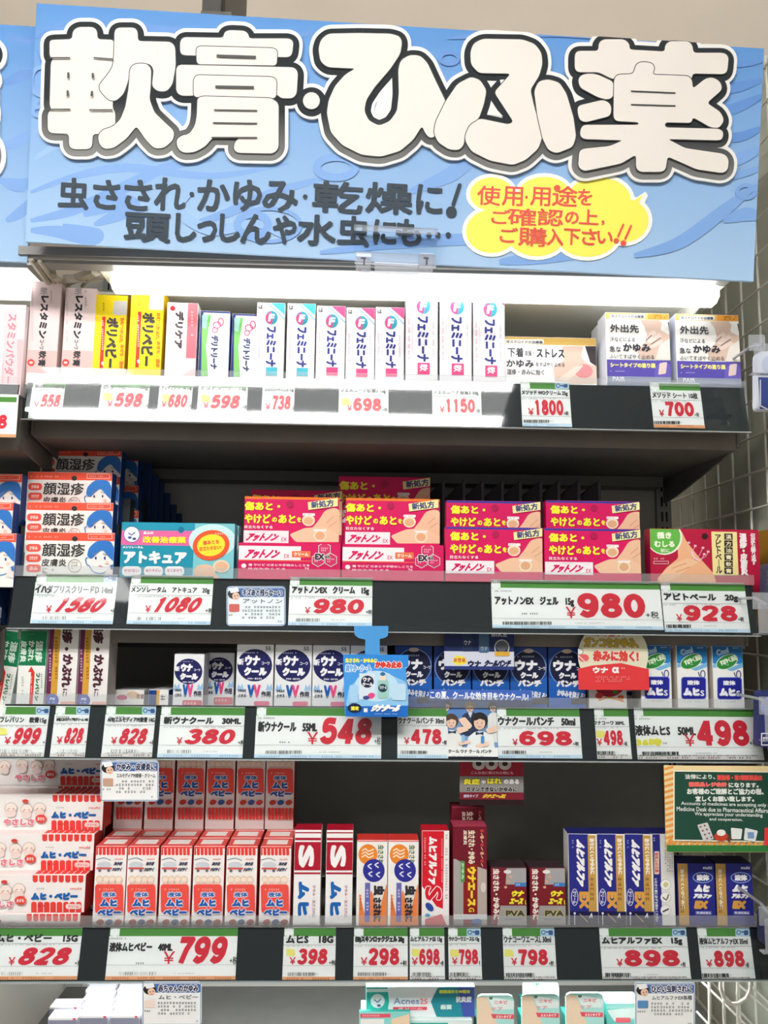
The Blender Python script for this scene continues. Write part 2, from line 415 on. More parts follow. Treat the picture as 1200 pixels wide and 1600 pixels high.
# ceiling beam that shows above the sign
b0 = P(318, -40, 0.35); b1 = P(366, 28, 0.35)
g = Mesh(); bm = painted('beam_grey_paint', '6f6d6b'); g.prof([(0.35, b1.z), (0.62, b1.z), (0.62, 2.85), (0.35, 2.85)], b0.x, b0.x + 0.034, bm)
g.box(b0.x + 0.034, b0.x + 0.04, .36, .60, b1.z + .004, 2.85, M('55534f')); g.box(b0.x, b0.x + .055, .34, .37, b1.z - .006, b1.z + .004, M('8a8885'))
o = g.build('hanger_post'); tag(o, 'dark grey metal post hanging from the ceiling behind the blue header sign', 'post')
# ---------------------------------------------------------------- gondola: posts, back panels
frame = empty('shelving_frame', (XL, YB, 0)); tag(frame, 'grey steel shelving frame with slotted posts and back panels behind the medicine shelves', 'shelving frame')
def child(g, name, par, org):
    o = g.build(name, par); o.location = -Vector(org); return o
ORG = (XL, YB, 0)
for i, x in enumerate((XL - 0.005, XR - 0.015)):
    g = Mesh(); g.box(x, x + 0.024, YB - 0.006, YB + 0.03, 0, 2.25, POSTM); po = child(g, 'post', frame, ORG)
    g = Mesh(); z = 0.9
    while z < 2.1:
        for dx in (0.007, 0.0145): g.box(x + dx, x + dx + 0.003, YB - 0.0065, YB - 0.0061, z, z + 0.016, M('15120f'))
        z += 0.025
    s = g.build('slots', po)
zs = [0.0, SZ[4] - .06, SZ[3] - .05, SZ[2] - .05, SZ[1] - .05, SZ[1] + 0.215]
for a, b in zip(zs, zs[1:]):
    g = Mesh(); g.box(XL + 0.019, XR - 0.015, YB + 0.002, YB + 0.006, a + .001, b - .001, PANEL); g.box(XL + 0.019, XR - 0.015, YB - 0.001, YB + 0.002, b - .012, b - .001, PANEL)
    child(g, 'back_panel', frame, ORG)
# ---------------------------------------------------------------- shelves
def shelf(row, x0, x1, label, zoff=0.0, name='store_shelf', yo=0.0, cover=CLEAR, left=False):
    zb, zt = RZ[row][0] + zoff, RZ[row][1] + zoff; sz = SZ[row] + zoff; dl = 0.011
    fd = {1: .018, 2: .018, 3: .006, 4: .002}[row]; t = empty(name, ((x0 + x1) / 2, yo, sz)); tag(t, label, 'shelf', 'shelves of the medicine display'); org = ((x0 + x1) / 2, 0, sz)
    g = Mesh(); g.box(x0 + .004, x1 - .004, 0.014, YB - .008, sz - .003, sz, SHELF)
    if row < 4: g.box(x0 + .004, x1 - .004, 0.034, YB - .01, zb - fd + .001, zb - fd + .0025, SHELF)
    child(g, 'shelf_board', t, org)
    g = Mesh(); g.box(x0 + .004, x1 - .004, 0.032, 0.034, zb - fd, sz - .003, FLANGE); child(g, 'front_flange', t, org)
    g = Mesh(); g.box(x0 + .02, x1 - .02, YB - .05, YB - .008, zb - .016 - fd, zb - fd, SHELF); child(g, 'rear_beam', t, org)
    for x in ((x0 + .001, x1 - .004) if row != 3 else (x1 - .004,)):
        g = Mesh(); g.prof([(0.03, zb - .014), (0.03, sz - .004), (YB - .008, sz - .004), (YB - .008, zb - .055), (YB - .06, zb - .05)], x, x + .003, SHELF); child(g, 'bracket', t, org)
    g = Mesh(); g.prof([(.0035, zb), (.0055, zb), (dl + .0055, zt), (dl + .0035, zt)], x0, x1, DARKRAIL); child(g, 'price_rail', t, org)
    g = Mesh(); g.prof([(0, zb), (.0008, zb), (dl + .0008, zt), (dl, zt)], x0 - .001, x1 + .001, cover); g.box(x0 - .001, x1 + .001, 0, .006, zb - .0012, zb, M('aab2b2', .2, .6))
    child(g, 'clear_cover', t, org)
    g = Mesh(); g.box(x0 - .001, x1 + .001, dl, dl + .0012, zt, zt + (.0085 if row == 1 else .013), LIP)
    child(g, 'clear_lip', t, org); return t
XR3 = P(1189, 1150, 0).x
s1 = shelf(1, XL, XR, 'top shelf under the blue sign with glare along its clear price rail')
s2 = shelf(2, XL, XR, 'second shelf from the top, holding the pink and teal cartons')
s3 = shelf(3, XL - .002, XR + .006, 'third shelf from the top, holding round-logo blue and white cartons')
s4 = shelf(4, XL - .11, XR + .006, 'fourth shelf from the top, holding red striped and navy cartons')
s5 = empty('base_shelf', (0, 0, SZ[5])); tag(s5, 'lowest visible shelf deck carrying the brightly lit teal packs', 'shelf', 'shelves of the medicine display')
g = Mesh(); g.box(XL, XR, 0.0, YB - .01, -.003, 0, SHELF); g.box(XL, XR, 0.0, 0.004, -.06, -.003, DARKRAIL); g.build('shelf_board', s5)
# the next unit on the left: its shelf ends just reach the picture
XN = XL - 0.012
ls1 = shelf(1, XN - .9, XL - .003, 'end of the neighbouring top shelf at the left edge, set lower', zoff=-0.020, yo=-.02)
ls2 = shelf(2, XN - .9, XL - .014, 'end of the neighbouring second shelf at the left edge', zoff=-0.052)
g = Mesh(); g.box(XN - .9, XL - .008, YB + .002, YB + .006, .2, 2.0, PANEL); tag(g.build('neighbour_back_panel'), 'grey back panel of the shelving unit beyond the left post', 'panel')
# ---------------------------------------------------------------- right: grid on a grey-green board
XG = 0.565
plain('wall_right', XG + .012, XG + .03, -.25, .62, 0.2, PX(1197, 78, XG).z, painted('side_board_paint', 'bcbfb0', 0.05, 8, .7), 'structure')
grid = empty('wire_grid', (XG, 0, 1.0)); tag(grid, 'white wire grid panel fixed along the right side of the shelves', 'wire grid')
WIRE = painted('wire_white_coat', 'd9d6cc', .03, 50, .4); k = 0
ZG = PX(1197, 86, XG).z - 1.0; y = -.22
while y < 0.6:
    g = Mesh(); g.tube((0, y, -.75), (0, y, ZG), .0018, WIRE, 6); g.build('wire', grid); y += .05
z = P(1152, 482, .1).z; PXZ = PX(1152, 482, XG).z - 1.0; z = PXZ
while z > -.75: z -= .0515
while z < ZG:
    g = Mesh(); g.tube((-.0035, -.24, z), (-.0035, .6, z), .0018, WIRE, 6); g.build('wire', grid); z += .0515
# ---------------------------------------------------------------- header canopy, lamp
zc = 0.986
TILT = 7.0
def sign_frame(px, py, zc, roll=0.0, tilt=TILT):
    o = CAMP + ray(px, py) * zc
    a = Vector((math.cos(R(roll)), 0, -math.sin(R(roll)))); b0 = Vector((0, -math.sin(R(tilt)), math.cos(R(tilt))))
    b = (b0 - a * b0.dot(a)).normalized(); return o, a, b
LAMP = lamp_mat('fluorescent_tube', (1.0, 0.985, 0.95), 4.2)
can = empty('lit_canopy', (0, 0, P(600, 442, .05).z)); cz = can.location.z
tag(can, 'white lit canopy over the top shelf with metal profiles along its front', 'canopy')
pr = painted('aluminium_profile', 'b3b1ae', .04, 60, .3); wh = painted('canopy_white_sheet', 'efefe4', .02, 10)
def prof_line(yp, yq, Y, m, name, x0, x1, dep=.006):
    z1 = P(600, yp, Y).z - cz; z0 = P(600, yq, Y).z - cz; g = Mesh(); g.box(x0, x1, Y, Y + dep, z0, z1, m); return g.build(name, can)
XC0 = P(44, 400, -.01).x; XC1 = P(1135, 440, -.01).x
prof_line(398, 411, -.035, painted('profile_dark', '7d7b7a', .04, 60, .35), 'upper_profile', XC0 - .002, XC1, .02)
prof_line(411, 417, -.03, pr, 'middle_profile', XC0, XC1, .02)
prof_line(417, 424, -.025, painted('profile_grey', '8f8f8d', .04, 60, .35), 'lower_profile', XC0 + .01, XC1, .02)
XT0 = P(172, 440, -.02).x; XT1 = P(1124, 446, -.02).x
zt0 = P(600, 457, -.02).z - cz; zt1 = P(600, 428, -.02).z - cz
g = Mesh(); g.prof([(-.01, zt1), (-.02, zt1 - .006), (-.02, zt0 + .006), (-.01, zt0), (.006, zt0), (.014, zt0 + .008), (.014, zt1)], XT0, XT1, LAMP); g.build('lamp_tube', can)
g = Mesh(); g.box(XC0 + .09, XC1 + .0, -.004, .06, zt1 + .001, zt1 + .012, wh); g.build('lamp_housing', can)
g = Mesh(); g.box(XL + .02, XR - .02, .07, YB - .014, zt1 + .0, zt1 + .004, wh); g.build('canopy_ceiling', can)
g = Mesh(); g.box(XL + .024, XR - .02, YB - .012, YB - .0015, SZ[1] + .002, cz + zt1 - .001, wh); child(g, 'canopy_back', frame, ORG)
g = Mesh(); m_ = wh
g.prof([(.0, zt1 + .01), (.0, zt1 - .016), (.2, zt1 - .05), (YB - .016, zt1 - .05), (YB - .016, zt1 + .01)], XR - .055, XR - .052, wh); g.build('end_bracket', can)
g = Mesh(); a = Vector(P(1122, 432, -.01)) - can.location; b = Vector(P(1108, 482, .12)) - can.location
g.tube(a, b, .004, M('eeeeea'), 8); g.build('slanted_strut', can)
for (xa, ya, Ya, xb, yb, Yb, r_) in ((48, 404, -.03, 76, 442, .03, .004), (62, 408, -.03, 96, 455, .06, .003), (78, 410, 0, 84, 440, .04, .006), (104, 440, .06, 150, 424, -.0, .007), (128, 448, .05, 160, 416, -.01, .0025), (84, 432, .0, 108, 450, .08, .004)):
    g = Mesh(); g.tube(Vector(P(xa, ya, Ya)) - can.location, Vector(P(xb, yb, Yb)) - can.location, r_, painted('bracket_beige_paint', 'b0aa98'), 6); g.build('bracket_arm', can)
g = Mesh(); a = Vector(P(106, 452, .05)) - can.location; b = Vector(P(148, 412, -.005)) - can.location
g.hexa([(a.x, .03, a.z), (b.x, .03, b.z - .008), (b.x, .032, b.z - .008), (a.x, .032, a.z), (a.x - .0, .03, a.z + .012), (b.x - .008, .03, b.z), (b.x - .008, .032, b.z), (a.x, .032, a.z + .012)], M('b7ab9c')); g.build('bracket_plate', can)
g = Mesh(); g.box(P(165, 430, .012).x, P(290, 430, .012).x, .011, .012, P(200, 428, .011).z - cz, P(200, 417, .011).z - cz, M('cfcba8')); cl = g.build('rating_plate', can)
# lamp of the left unit
tag(g := empty('neighbour_lamp', (XN - .45, .03, P(20, 440, .03).z - .002)), 'lit tube of the neighbouring canopy at the left edge', 'lamp')
gg = Mesh(); gg.box(-.45, P(44, 440, .02).x - (XN - .45), -.01, .03, -.012, .012, LAMP); gg.build('lamp_tube', g)
gg = Mesh(); gg.box(-.45, P(46, 440, .02).x - (XN - .45), -.02, .04, .013, .024, pr); gg.build('lamp_housing', g)
gg = Mesh(); gg.box(XN - .9, XL - .008, YB - .012, YB - .004, SZ[1], cz, wh); gg.box(XN-.9, XL-.01, .05, YB-.012, cz + .01, cz + .014, wh); tag(gg.build('neighbour_canopy'), 'pale inner lining of the neighbouring canopy at the left edge', 'canopy')
# strip lamp tucked under the fourth shelf, lights the deck below
us = empty('under_shelf_lamp', (0, .06, RZ[4][0] + .006)); tag(us, 'slim strip lamp under the fourth shelf lighting the teal packs', 'lamp')
g = Mesh(); g.box(XL + .04, XR - .05, -.012, .012, -.003, .002, lamp_mat('strip_light', (.97, 1, 1), 30.0)); g.build('lamp_strip', us)
g = Mesh(); g.box(XL + .03, XR - .03, -.016, .016, .002, .008, M('cfcfcb')); g.build('lamp_housing', us)
# ceiling luminaires over the aisle: the near one lights the goods and is mirrored in the top price rail
def luminaire(name, loc, x0, x1, tubes, mid, label, L):
    r_ = empty(name, loc); tag(r_, label, 'lamp'); tm = lamp_mat(name + '_tube', (1, .985, .955), L)
    for y0, y1 in tubes:
        g = Mesh(); g.box(x0, x1, y0, y1, .002, .02, tm); g.build('tube', r_)
    if mid: g = Mesh(); g.box(x0, x1, mid[0], mid[1], .012, .02, lamp_mat(name + '_louvre', (1, .98, .95), L * .10)); g.build('louvre', r_)
    g = Mesh(); g.box(x0 - .03, x1 + .03, tubes[0][0] - .02, tubes[-1][1] + .02, .021, .11, M('dddddd')); g.build('housing', r_)
luminaire('aisle_luminaire', (-.42, -1.40, 2.70), -1.0, .92, ((-.165, -.092), (.07, .15)), (-.092, .07), 'long twin tube ceiling luminaire over the aisle', LUMI)
luminaire('aisle_luminaire', (-1.48, -3.2, 2.70), -.21, .21, ((-.20, .2),), None, 'small square ceiling luminaire farther from the shelves', 14)
# ================================================================ THE HEADER SIGN
WH = 'e6e0d9'
def sign_board(name, corners, label, zc, roll):
    """corners: left, right, top, bottom in px"""
    l, r_, t, b = corners; cx = (l + r_) / 2
    o, a, u = sign_frame(cx, b, zc, roll); f = Face(o, a, u)
    x0 = f.q(l, (t + b) / 2)[0]; x1 = f.q(r_, (t + b) / 2)[0]; h = f.q(cx, t)[1]
    f.lim = (x0 + .0004, .0004, x1 - .0004, h - .0004)
    root = empty(name); root.matrix_world = frame_mw(f); tag(root, label, 'sign')
    bg = vgrad(name + '_print', 'a9c8e9', '6295d2', 0.0, h)
    g = Mesh(); g.box(x0, x1, 0, .005, 0, h, bg); g.build('board', root)
    return root, f, h
def water(f, strokes, circles):
    for col, r0, pts in strokes:
        sp = spline(pts, False, 6); n = len(sp)
        qs = []
        for i in range(n - 1):
            ra = r0 * math.sin(math.pi * (0.08 + .9 * i / n)) + .6; rb = r0 * math.sin(math.pi * (0.08 + .9 * (i + 1) / n)) + .6
            a, b = sp[i], sp[i + 1]; dx, dy = b[0] - a[0], b[1] - a[1]; L = math.hypot(dx, dy) or 1; nx, ny = -dy / L, dx / L
            qs.append([(a[0] + nx * ra, a[1] + ny * ra), (b[0] + nx * rb, b[1] + ny * rb), (b[0] - nx * rb, b[1] - ny * rb), (a[0] - nx * ra, a[1] - ny * ra)]); qs.append(ell(b[0], b[1], rb, rb, 12))
        f.group(qs, col)
    for col, cx, cy, rx, ry, w_ in circles: f.s_(ell(cx, cy, rx, ry, 22), w_, col, True)
B1, B2, B3 = '7ea7e0', '6391d2', '96bbec'
root, f, H = sign_board('header_sign', (47, 1187, 40, 409), 'wide blue header sign with huge white Japanese characters outlined in black', zc, 1.8)
water(f, [(B1, 9, [(48, 345), (110, 330), (180, 300), (260, 262), (330, 250)]), (B1, 11, [(48, 360), (90, 362), (140, 372), (150, 365), (100, 352)]), (B1, 6, [(48, 300), (120, 275), (200, 262), (330, 275), (450, 256)]),
          (B3, 5, [(52, 250), (100, 225), (160, 250)]), (B1, 14, [(130, 335), (180, 318), (205, 325), (150, 350)]), (B1, 7, [(300, 350), (350, 335), (430, 300), (520, 275)]), (B2, 5, [(50, 180), (70, 150), (72, 110), (58, 80)]),
          (B2, 6, [(52, 60), (120, 40), (260, 48), (420, 60), (520, 45)]), (B1, 12, [(640, 300), (700, 275), (740, 250), (800, 255)]), (B1, 9, [(500, 395), (620, 380), (735, 375), (760, 392)]), (B1, 14, [(780, 410), (880, 395), (960, 370), (1010, 330)]),
          (B2, 8, [(1090, 130), (1140, 138), (1190, 125)]), (B2, 8, [(1090, 175), (1140, 172), (1190, 150)]), (B2, 7, [(1100, 205), (1150, 215), (1190, 200)]), (B1, 9, [(1100, 258), (1150, 250), (1190, 232)]), (B1, 5, [(1110, 285), (1160, 272), (1190, 262)]),
          (B1, 10, [(1130, 345), (1165, 335), (1190, 340)]), (B2, 5, [(1090, 90), (1150, 100), (1190, 96)]), (B1, 10, [(990, 400), (1060, 380), (1130, 330), (1180, 290)]), (B3, 8, [(300, 300), (280, 330), (330, 360), (400, 350), (440, 370)]), (B2, 6, [(700, 60), (860, 52), (1000, 62), (1150, 80)])],
      [(B1, 525, 262, 30, 16, 6), (B1, 395, 352, 24, 17, 6), (B1, 420, 352, 50, 26, 3), (B1, 64, 128, 14, 22, 3), (B1, 60, 175, 8, 7, 3), (B2, 702, 92, 14, 9, 3), (B1, 1165, 300, 14, 10, 3)])
GL = [  # white shapes of the big characters, photo pixels, painted in order
 [(80, 68), (84, 66), (115, 65), (116, 52), (124, 46), (148, 46), (154, 52), (154, 65), (180, 66), (181, 96), (178, 97), (178, 173), (182, 178), (182, 208), (176, 213), (147, 212), (146, 232), (140, 236), (116, 236), (110, 231), (110, 212), (82, 211), (77, 206), (77, 180), (83, 174), (80, 168), (82, 101), (86, 95), (80, 92)],
 [(181, 52), (186, 47), (212, 47), (217, 53), (217, 68), (268, 69), (275, 76), (276, 105), (271, 135), (262, 146), (248, 146), (239, 138), (242, 112), (236, 103), (215, 103), (205, 110), (202, 130), (195, 150), (183, 161), (172, 160), (158, 145), (157, 136), (170, 120), (178, 108), (180, 90)],
 [(213, 103), (231, 103), (238, 111), (237, 140), (235, 158), (243, 179), (262, 197), (274, 208), (272, 222), (258, 234), (243, 235), (230, 222), (215, 200), (200, 219), (180, 234), (165, 236), (157, 228), (155, 215), (162, 206), (178, 201), (190, 190), (198, 170), (203, 140), (205, 110)],
 [(283, 68), (288, 62), (350, 63), (352, 54), (359, 51), (383, 52), (389, 57), (390, 64), (453, 64), (459, 69), (457, 88), (452, 93), (288, 90), (283, 86)],
 [(308, 80), (312, 76), (428, 79), (434, 83), (433, 106), (309, 104)],
 [(277, 110), (282, 105), (460, 109), (466, 116), (464, 150), (458, 157), (440, 157), (434, 151), (310, 150), (303, 153), (284, 153), (277, 147)],
 [(304, 127), (309, 121), (427, 124), (433, 129), (432, 157), (304, 155)],
 [(310, 157), (318, 154), (425, 157), (436, 165), (436, 235), (428, 243), (372, 242), (366, 236), (368, 225), (376, 219), (334, 218), (322, 232), (305, 241), (288, 242), (279, 235), (277, 222), (285, 215), (297, 213), (306, 200), (309, 185)],
 ell(487, 161, 13, 13),
 [(498, 80), (502, 66), (513, 57), (560, 56), (610, 57), (624, 61), (628, 70), (625, 88), (610, 111), (585, 140), (572, 160), (569, 177), (576, 192), (592, 200), (609, 193), (620, 177), (623, 150), (622, 112), (626, 98), (640, 90), (656, 91), (667, 102), (680, 130), (696, 163), (682, 190), (679, 217), (671, 219), (664, 212), (659, 200), (645, 222), (625, 239), (595, 248), (565, 245), (535, 230), (517, 210), (511, 180), (514, 160), (524, 138), (540, 120), (556, 111), (512, 109), (501, 100)],
 [(734, 85), (739, 72), (753, 65), (815, 66), (834, 73), (844, 86), (846, 103), (841, 122), (827, 144), (833, 170), (846, 216), (840, 235), (820, 253), (800, 261), (764, 254), (736, 240), (726, 224), (726, 207), (736, 194), (750, 189), (793, 198), (801, 194), (771, 148), (797, 119), (747, 118), (735, 105)],
 [(735, 124), (749, 129), (759, 145), (755, 166), (747, 189), (732, 198), (725, 213), (724, 230), (716, 238), (701, 237), (684, 226), (677, 211), (680, 194), (695, 163), (714, 135)],
 [(833, 146), (840, 131), (855, 128), (872, 133), (883, 150), (894, 187), (898, 217), (893, 233), (868, 243), (855, 238), (846, 220), (838, 185)],
 [(896, 90), (900, 84), (933, 84), (933, 72), (940, 66), (973, 66), (981, 73), (981, 82), (1036, 85), (1036, 76), (1042, 69), (1073, 69), (1079, 76), (1080, 87), (1128, 87), (1135, 93), (1133, 115), (1128, 120), (1079, 119), (1078, 127), (1040, 126), (979, 122), (955, 128), (933, 117), (901, 117), (896, 112)],
 [(901, 128), (907, 121), (920, 119), (932, 121), (956, 132), (956, 155), (947, 160), (932, 156), (904, 141)],
 [(900, 176), (902, 169), (940, 160), (950, 165), (953, 173), (951, 185), (912, 195), (903, 191)],
 [(987, 120), (991, 105), (1000, 101), (1016, 103), (1020, 111), (1016, 121), (1072, 123), (1078, 129), (1079, 143), (1099, 127), (1110, 125), (1122, 132), (1125, 144), (1101, 165), (1122, 179), (1128, 192), (1120, 204), (1107, 203), (1079, 187), (1077, 196), (1036, 195), (1036, 203), (1120, 205), (1127, 210), (1125, 221), (1119, 223), (1040, 221), (1067, 235), (1128, 244), (1135, 252), (1134, 268), (1126, 274), (1085, 268), (1040, 248), (1037, 268), (1031, 272), (997, 272), (991, 266), (991, 245), (968, 259), (910, 271), (901, 264), (903, 240), (909, 236), (950, 232), (971, 223), (910, 221), (904, 216), (905, 205), (910, 199), (995, 199), (995, 195), (960, 193), (956, 187), (957, 128), (962, 121)],
]
GLR = [8 if i != 8 else 0 for i in range(len(GL))]
GS = [rounded(g_, 6) if i != 8 else g_ for i, g_ in enumerate(GL)]
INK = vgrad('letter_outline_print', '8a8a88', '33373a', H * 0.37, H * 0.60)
f.base = .0026
def card_layer(col, r_, dy=0, thick=0):
    for g_ in GS:
        q_ = [(x, y + dy) for x, y in g_]; f.group([q_] + ribbon(q_, r_, True, n=14), col, thick); f.lay -= .7
    f.lay += 1
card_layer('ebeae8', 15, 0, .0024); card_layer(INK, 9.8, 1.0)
# counters of the two round kana show the white card through the outline
f.p(rounded([(610, 131), (610, 160), (606, 178), (592, 185), (584, 177), (592, 155)], 6), 'ebeae8')
f.p([(780, 128), (792, 127), (782, 136)], 'ebeae8'); f.p([(766, 164), (785, 185), (760, 182)], 'ebeae8')
LN = M('3c3d3d')
for i, g_ in enumerate(GS):
    f.s_(g_, 1.3, LN, True); f.poly(g_, WH)
for a, b in (((82, 95), (112, 95)), ((150, 95), (178, 97)), ((80, 175), (112, 175)), ((143, 176), (178, 176)), ((337, 176), (402, 177)), ((335, 196), (402, 197)), ((333, 219), (402, 219))):
    f.s_([a, b], 1.1, LN)
for a, b in (((340, 92), (401, 94)), ((338, 140), (398, 141)), ((983, 147), (1052, 150)), ((983, 168), (1052, 170))): f.s_([a, b], 2.0 if a[0] < 900 else 1.2, LN, caps=False)
for a, b in (((110, 118), (110, 127)), ((148, 119), (148, 127)), ((109, 146), (109, 155)), ((147, 147), (146, 155))): f.s_([a, b], 1.7, LN, caps=False)
f.build('raised_lettering', root)
# the thinner lines of writing
f = Face(f.o, f.a, f.b, f.lim); f.base = .0008; SL = '2a3844'
def hand(chars, cy, hh, col, b):
    for ch, x0, x1, dy0, dy1 in chars: f.t(ch, x0, cy - hh + dy0, x1, cy + hh + dy1, col, b)
hand([('虫', 91, 140, 0, 2), ('さ', 145, 188, 3, 2), ('さ', 194, 238, 3, 4), ('れ', 241, 291, 0, 4), ('か', 308, 360, 3, 5), ('ゆ', 364, 410, 3, 5), ('み', 410, 466, 5, 7)], 302, 24, SL, 1.7)
hand([('乾', 488, 568, 4, 6), ('燥', 571, 646, 6, 7), ('に', 650, 692, 9, 8)], 304, 24, SL, 1.6)
f.e(300, 304, 3.6, 3.6, SL); f.e(477, 308, 3.6, 3.6, SL)
f.s_([(718, 290), (708, 320)], 3, SL); f.e(705, 332, 8.5, 9, SL)
hand([('頭', 194, 268, 0, 0), ('し', 274, 308, 1, 0), ('っ', 308, 340, 12, 0), ('し', 343, 376, 2, 0), ('ん', 376, 424, 2, 3), ('や', 426, 464, 4, 3), ('水', 464, 526, 3, 5), ('虫', 527, 578, 5, 7), ('に', 583, 620, 11, 4), ('も', 618, 659, 10, 6)], 356, 23, SL, 1.7)
for x in (670, 684, 700): f.e(x, 368, 4.2, 4.2, SL)
f.build('small_lettering', root)
# yellow cloud
f = Face(f.o, f.a, f.b, f.lim); f.base = .0012
CL = [(768, 304, 34, 26), (850, 303, 40, 26), (935, 312, 50, 34), (975, 345, 38, 34), (768, 362, 40, 34), (838, 370, 44, 31), (917, 368, 48, 34), (865, 340, 110, 44)]
f.group([ell(c_[0], c_[1], c_[2] + 6, c_[3] + 6) for c_ in CL], 'f4f4ee', .001)
f.p([(975, 322), (1008, 300), (1012, 306), (996, 342)], 'f4f4ee')
f.group([ell(*c_) for c_ in CL], 'f7ee62'); f.p([(975, 325), (1003, 305), (990, 340)], 'f7ee62')
RD = 'e2564a'
for tx, x0, x1, y0, y1 in (('使', 745, 782, 291, 322), ('用', 784, 817, 292, 323), ('用', 828, 860, 293, 323), ('途', 862, 902, 291, 324), ('を', 902, 925, 296, 322),
    ('ご', 767, 797, 328, 351), ('確', 793, 838, 326, 354), ('認', 839, 880, 327, 354), ('の', 882, 904, 331, 351), ('上', 904, 935, 328, 352), (',', 939, 944, 345, 353),
    ('ご', 780, 809, 356, 380), ('購', 809, 854, 356, 386), ('入', 854, 880, 358, 385), ('下', 880, 906, 358, 384), ('さ', 908, 932, 358, 384), ('い', 932, 957, 362, 382)): f.t(tx, x0, y0, x1, y1, RD, .7)
f.e(822, 309, 2.2, 2.2, RD); f.e(870, 295, 5, 5, RD)
f.s_([(973, 352), (965, 370)], 1.6, RD); f.s_([(985, 354), (976, 374)], 1.6, RD); f.e(962, 377, 4, 4, RD); f.e(973, 381, 4.5, 4.5, RD)
f.build('yellow_cloud', root)
# neighbouring sign
r2, f2, H2 = sign_board('neighbour_header_sign', (-190, 51, 34, 404), 'blue header sign of the neighbouring unit cut by the left picture edge', zc + .012, 1.72)
water(f2, [(B2, 5, [(10, 58), (30, 62), (52, 66)]), (B2, 8, [(5, 130), (30, 120), (52, 112)]), (B1, 8, [(0, 230), (25, 222), (52, 205)]), (B1, 10, [(0, 282), (30, 290), (52, 282)]), (B1, 8, [(10, 345), (35, 330), (52, 310)])], [])
f2.base = .0026
NG = [ell(-16, 88, 22, 22), ell(-20, 128, 18, 16), ell(-24, 180, 20, 28), ell(-22, 245, 26, 34), [(-40, 60), (-6, 66), (-6, 240), (-40, 240)]]
f2.group([q_ for g_ in NG for q_ in [g_] + ribbon(g_, 7, True)], 'ebeae8', .0024)
INK2 = vgrad('letter_outline_print_two', '8a8a88', '33373a', H2 * 0.37, H2 * 0.60)
f2.group(NG, INK2)
f2.build('raised_lettering', r2)
# clear sheet clipped to the sign edge
hc = empty('clear_card_holder'); oo, aa, uu = sign_frame(620, 420, zc - .012, 1.72); fh = Face(oo, aa, uu); hc.matrix_world = frame_mw(fh)
tag(hc, 'empty clear plastic card holder clipped to the lower edge of the blue sign', 'card holder')
def hb(x0, y0, x1, y1, d0, d1, m, nm):
    a_, b_ = fh.q(x0, y1), fh.q(x1, y0); g = Mesh(); g.box(a_[0], b_[0], d0, d1, a_[1], b_[1], m); return g.build(nm, hc)
hb(553, 359, 684, 410, 0, .0008, clear('card_sleeve_plastic', gloss=.05), 'sleeve'); hb(553, 358, 684, 360, -.001, .0015, CLEAR2, 'sleeve_rim'); hb(554, 400, 682, 411, -.002, .002, CLEAR2, 'hinge_strip')
for x in (556, 653):
    c_ = hb(x, 400, x + 24, 423, -.008, .004, CLEAR2, 'clip'); q_ = fh.q(x + 13, 412); g = Mesh(); g.box(q_[0] - .001, q_[0] + .001, -.0085, -.008, q_[1] - .004, q_[1] + .004, M('5a5458')); g.box(q_[0] - .004, q_[0] + .002, -.0085, -.008, q_[1] + .003, q_[1] + .005, M('5a5458')); g.build('clip_pin', c_)
hb(585, 414, 655, 426, -.003, .001, CLEAR2, 'lower_strip')
# ================================================================ CARTONS, TOP SHELF
IK = '2b2b30'; W0 = 'f6f4f0'
def pinkbox(cx):
    def art(F):
        x0 = cx
        F.r(x0 - 40, 548, x0 + 60, 640, 'f6c4c0'); F.t('レスタミン', x0 - 7, 462, x0 + 6, 529, IK, .9, rot=90); F.t('コーワ', x0 - 7, 531, x0 - 1, 546, IK, .3, rot=90); F.t('軟膏', x0 - 9, 548, x0 + 3, 573, IK, .5, rot=90)
        F.t('新', x0 - 6, 449, x0 + 5, 461, 'a9a0a0', .2, rot=90); F.micro(x0 + 9, 454, x0 + 13, 486, 'a8a0a2', 1, 1); F.micro(x0 - 20, 450, x0 - 16, 560, 'cdbcc0', 1, 1)
        F.e(x0 - 20, 567, 5.5, 5.5, 'e8473f'); F.e(x0 - 20, 567, 3, 2, 'f6d4d0')
    return art
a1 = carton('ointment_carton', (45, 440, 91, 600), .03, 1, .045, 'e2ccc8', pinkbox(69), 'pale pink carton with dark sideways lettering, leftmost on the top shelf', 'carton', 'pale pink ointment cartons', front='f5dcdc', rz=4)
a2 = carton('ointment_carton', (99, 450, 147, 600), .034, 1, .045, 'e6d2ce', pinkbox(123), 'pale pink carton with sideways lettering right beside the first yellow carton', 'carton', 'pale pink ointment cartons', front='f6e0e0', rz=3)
def lefttube(F):
    F.r(3, 530, 34, 640, 'f3c9cf'); F.t('スタミン', 8, 488, 24, 535, 'e59aa8', .7, rot=90); F.t('パウダークリーム', 8, 540, 22, 604, 'e7a4b2', .6, rot=90); F.rr(6, 482, 27, 640, 10, 'f6dde0'); F.t('スタミンパウダー', 9, 490, 24, 600, 'e58fa0', .6, rot=90)
a0 = carton('ointment_carton', (-6, 476, 37, 600), .02, 1, .04, 'f0e4e6', lefttube, 'white and pink carton cut by the left edge on the lower neighbouring shelf', 'carton', front='f2e4e8', dz=-.02)
